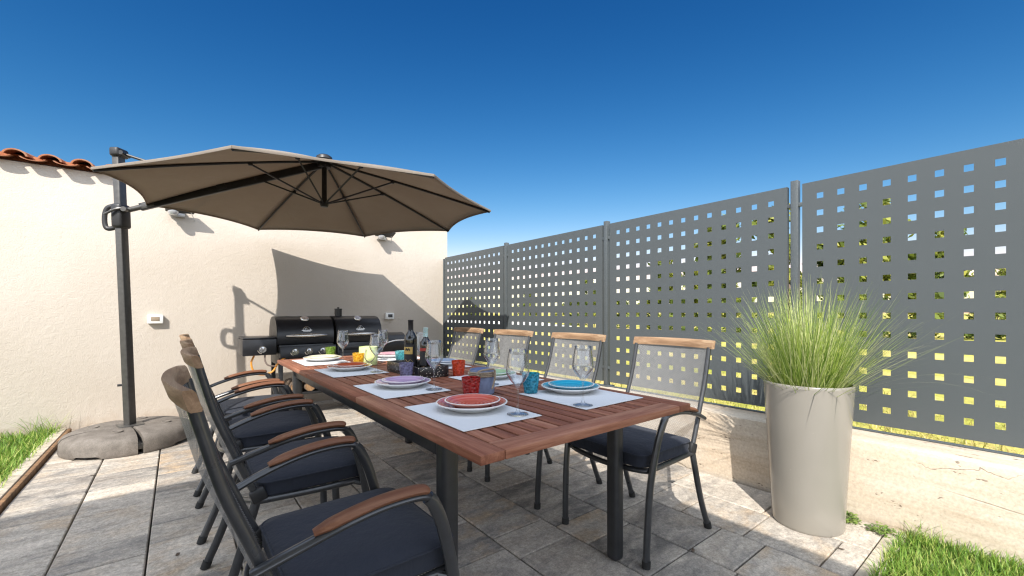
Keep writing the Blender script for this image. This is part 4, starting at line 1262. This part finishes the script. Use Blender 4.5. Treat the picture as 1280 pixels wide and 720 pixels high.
# buckets with rope handles
def bucket(x, y, r, h, mat, label, band):
    t = thing('rope_bucket', label, 'bucket', (x, y, TZ + .0008))
    b = MB(); b.lathe([(.001, 0), (r * .93, 0), (r * .97, .004), (r * 1.0, h * .5), (r * .98, h), (r * .94, h), (r * .93, h - .01), (r * .90, .01), (r * .001, .01)], 32); b.build('body', mat, t, angle=50)
    if band:
        k = MB()
        for i in range(3): k.tube([((r * 1.01 + .002) * math.cos(2 * PI * j / 36), (r * 1.01 + .002) * math.sin(2 * PI * j / 36), h - .012 - i * .0075) for j in range(37)], .004, 6, caps=False)
        k.build('rope_band', 'rope', t)
        l = MB(); l.lathe([(.001, h + .002), (r * .7, h + .003), (r * .95, h - .001)], 28); l.build('lining', 'bucket_inside', t)
    hd_ = MB(); rr = r + .004
    a = R(235)
    ux, uy = math.cos(a), math.sin(a)
    if band: pts = [(-rr * .75, -rr * .66, h - .02), (-rr * 1.12, -rr * .95, h * .72), (-rr * 1.0, -rr * 1.0, h * .98), (-rr * .3, -rr * 1.22, h * 1.06), (rr * .28, -rr * 1.15, h * 1.02), (rr * .30, -rr * 1.2, h * .7), (rr * .02, -rr * 1.25, h * .25)]
    else: pts = [(-rr * .55, -rr * .85, h - .012), (-rr * .75, -rr * 1.0, h * .45), (-rr * .2, -rr * 1.15, h * .2), (rr * .35, -rr * 1.05, h * .5), (rr * .55, -rr * .85, h - .012)]
    hd_.tube(spline(pts, 6), .0042 if band else .0028, 7); hd_.build('handle', 'rope', t)
bucket(1.072, 1.575, .056, .108, 'bucket_blue', 'dusty blue round bucket with rope band standing behind the deep red tumbler', True)
bucket(1.04, 2.93, .062, .125, 'bucket_green', 'pale lime green felt bucket with thin cord handle standing beside the yellow tumbler', False)

# speckled tray with two bottles and corks
tx0, tx1, ty0, ty1 = 1.02, 1.21, 2.115, 2.545
tr_ = thing('bottle_tray', 'long black and white speckled tray holding the wine bottles', 'tray', ((tx0 + tx1) / 2, (ty0 + ty1) / 2, TZ + .0006))
hx, hy, hh, th = (tx1 - tx0) / 2, (ty1 - ty0) / 2, .062, .009
b = MB(); b.ranged((-hx, -hy, 0), (hx, hy, .008), .002); b.build('bottom', 'terrazzo', tr_)
b = MB()
b.ranged((-hx, -hy, .0085), (-hx + th, hy, hh), .002); b.ranged((hx - th, -hy, .0085), (hx, hy, hh), .002)
b.ranged((-hx + th + .0005, -hy, .0085), (hx - th - .0005, -hy + th, hh), .002); b.ranged((-hx + th + .0005, hy - th, .0085), (hx - th - .0005, hy, hh), .002)
b.build('rim', 'terrazzo', tr_)
BP = [(.001, .006), (.028, .004), (.0355, .0), (.0375, .004), (.0378, .19), (.036, .208), (.028, .224), (.018, .238), (.0148, .250), (.0143, .300), (.0158, .301), (.0158, .306), (.013, .3075), (.001, .3075)]
def bottle(x, y, label, cap, kind, sc=1.0, tilt=(0, 0)):
    t = thing('wine_bottle', label, 'bottle', (x, y, TZ + .0095)); t.scale = (sc, sc, sc); t.rotation_euler = (tilt[0], tilt[1], 0)
    b = MB(); b.lathe(BP, 32); b.build('glass_body', 'bottle_glass', t, angle=50)
    c = MB(); c.lathe([(.0153, .240), (.0155, .300), (.0166, .301), (.0168, .3075), (.012, .3088), (.001, .3088)], 24); c.build('capsule', cap, t, angle=50)
    def lab(z0, z1, a0, a1, m_, r=.0383):
        g_ = MB(); g_.grid(lambda i, j: (r * math.cos(a0 + (a1 - a0) * i), r * math.sin(a0 + (a1 - a0) * i), z0 + (z1 - z0) * j), 16, 1)
        return g_.build('label', m_, t, angle=180)
    if kind == 1:
        lab(.045, .165, R(160), R(290), 'black_label'); lab(.108, .150, R(172), R(262), 'gold_label', .0387)
        e = MB()
        for k in range(5): a = R(200 + k * 9); e.box((.0390 * math.cos(a), .0390 * math.sin(a), .134 + .004 * (k % 2)), (.004, .004, .012), Matrix.Rotation(a, 3, 'Z'))
        e.build('emblem', 'black_label', t)
        e = MB(); e.tube([(.0388 * math.cos(R(185 + 8 * k)), .0388 * math.sin(R(185 + 8 * k)), .070 + .006 * math.sin(k * 1.1)) for k in range(11)], .0009, 5); e.build('flourish', 'gold_label', t)
    else:
        lab(.06, .15, R(150), R(250), 'black_label'); g_ = lab(.155, .175, R(120), R(250), 'red_label', .0386)
bottle(1.088, 2.352, 'tall dark wine bottle with black cap and gold label in the speckled tray', 'black_label', 1)
bottle(1.118, 2.218, 'dark bottle with pale turquoise patterned foil neck in the speckled tray', 'foil_pattern', 2, .86)
ck0 = None
for i, (x, y, d) in enumerate([(1.075, 2.16, 'round cork ball in front of the foil necked bottle'), (1.15, 2.15, 'cork ball at the near right end of the speckled tray'), (1.185, 2.20, 'cork ball against the fence side rim of the speckled tray')]):
    if ck0 is None:
        m_ = MB(); m_.lathe([(.001, 0), (.014, .003), (.022, .012), (.025, .025), (.022, .038), (.014, .047), (.001, .05)], 20); o = ck0 = m_.build('cork_ball', 'cork', angle=180)
    else: o = ck0.copy(); COL.objects.link(o)
    o.location = (x, y, TZ + .0092); o.rotation_euler = (0, 0, i); tag(o, d, 'cork', 'cork balls in the tray')

# ------------------------------------------------------------------ planter with ornamental grass
PX, PY = 2.60, .79
pt = thing('planter', 'tall glossy taupe round planter standing on the paving by the low wall', 'planter', (PX, PY, 0))
b = MB(); b.lathe([(.001, .004), (.14, .004), (.155, .002), (.1585, .012), (.163, .10), (.178, .38), (.191, .60), (.1985, .722), (.1990, .734), (.1955, .738), (.1895, .737), (.187, .726), (.180, .62)], 72); b.build('pot', 'pot_gloss', pt, angle=60)
b = MB(); b.lathe([(.182, .65), (.13, .66), (.06, .662), (.001, .66)], 36); b.build('soil', 'soil', pt)
gr = MB(); rn = random.Random(21)
def long_blade(x, y, z, az, el, ln, droop, w_):
    n = 7; px, py = x, y; pz = z; e = el; st_ = ln / n; b = len(gr.v)
    for i in range(n + 1):
        k = 1 - (i / n) ** 1.5 * .92; ww = w_ * k / 2
        sx, sy = -math.sin(az) * ww, math.cos(az) * ww
        gr.v.append((px - sx, py - sy, pz)); gr.v.append((px + sx, py + sy, pz))
        px += math.cos(az) * math.cos(e) * st_; py += math.sin(az) * math.cos(e) * st_; pz += math.sin(e) * st_
        e -= droop / n * (.4 + 1.2 * i / n)
    for i in range(n): gr.face((b + 2 * i, b + 2 * i + 1, b + 2 * i + 3, b + 2 * i + 2))
for _ in range(1700):
    a = rn.uniform(0, 2 * PI); r = .125 * math.sqrt(rn.random())
    az = a + rn.gauss(0, .5); out_ = r / .135
    el = R(90) - abs(rn.gauss(  .10 + .44 * out_, .22))
    ln = rn.uniform(.28, .68) * (1 - .18 * out_ * rn.random())
    gr.t = (min(1, max(0, rn.gauss(.46, .33))), 0, 0)
    long_blade(r * math.cos(a), r * math.sin(a), 0, az, max(.25, el), ln, rn.uniform(.0, .45), rn.uniform(.0028, .0052))
for _ in range(30):
    az = rn.choice([rn.gauss(-1.0, .6), rn.uniform(0, 6.28)]); gr.t = (rn.uniform(.7, 1), 0, 0)
    long_blade(.10 * math.cos(az), .10 * math.sin(az), 0, az, rn.uniform(.5, 1.0), rn.uniform(.5, .72), rn.uniform(.6, 1.2), .0022)
tag(gr.build('ornamental_grass', 'plume_grass', angle=180, recalc=False, loc=(PX, PY, .65)), 'spiky pale green ornamental grass growing out of the tall planter', 'ornamental grass')

lf0 = None
for (x, y, a, d) in [(1.87, 1.02, .4, 'small dark dry leaf between the front table leg and the nearest fence side chair'), (2.42, .60, 2.1, 'small dry leaf near the planter foot by the paving edge'), (.0, 2.45, 1.2, 'small dry leaf on the shaded paving behind the parasol side chairs'), (-.45, 4.0, 2.7, 'small dry leaf on the sunlit paving in front of the parasol base')]:
    if lf0 is None:
        m_ = MB()
        m_.add([(-.016, 0, .004), (-.006, -.007, .002), (.008, -.006, .005), (.018, 0, .003), (.008, .006, .007), (-.006, .007, .005)], [(0, 1, 2, 3), (0, 3, 4, 5)])
        lf0 = m_.build('dry_leaf', 'bark', angle=180); o = lf0
        o.modifiers.new('thickness', 'SOLIDIFY').thickness = .0006
    else: o = lf0.copy(); COL.objects.link(o)
    o.location = (x, y, .001); o.rotation_euler = (0, 0, a); tag(o, d, 'leaf', 'fallen leaves on the paving')
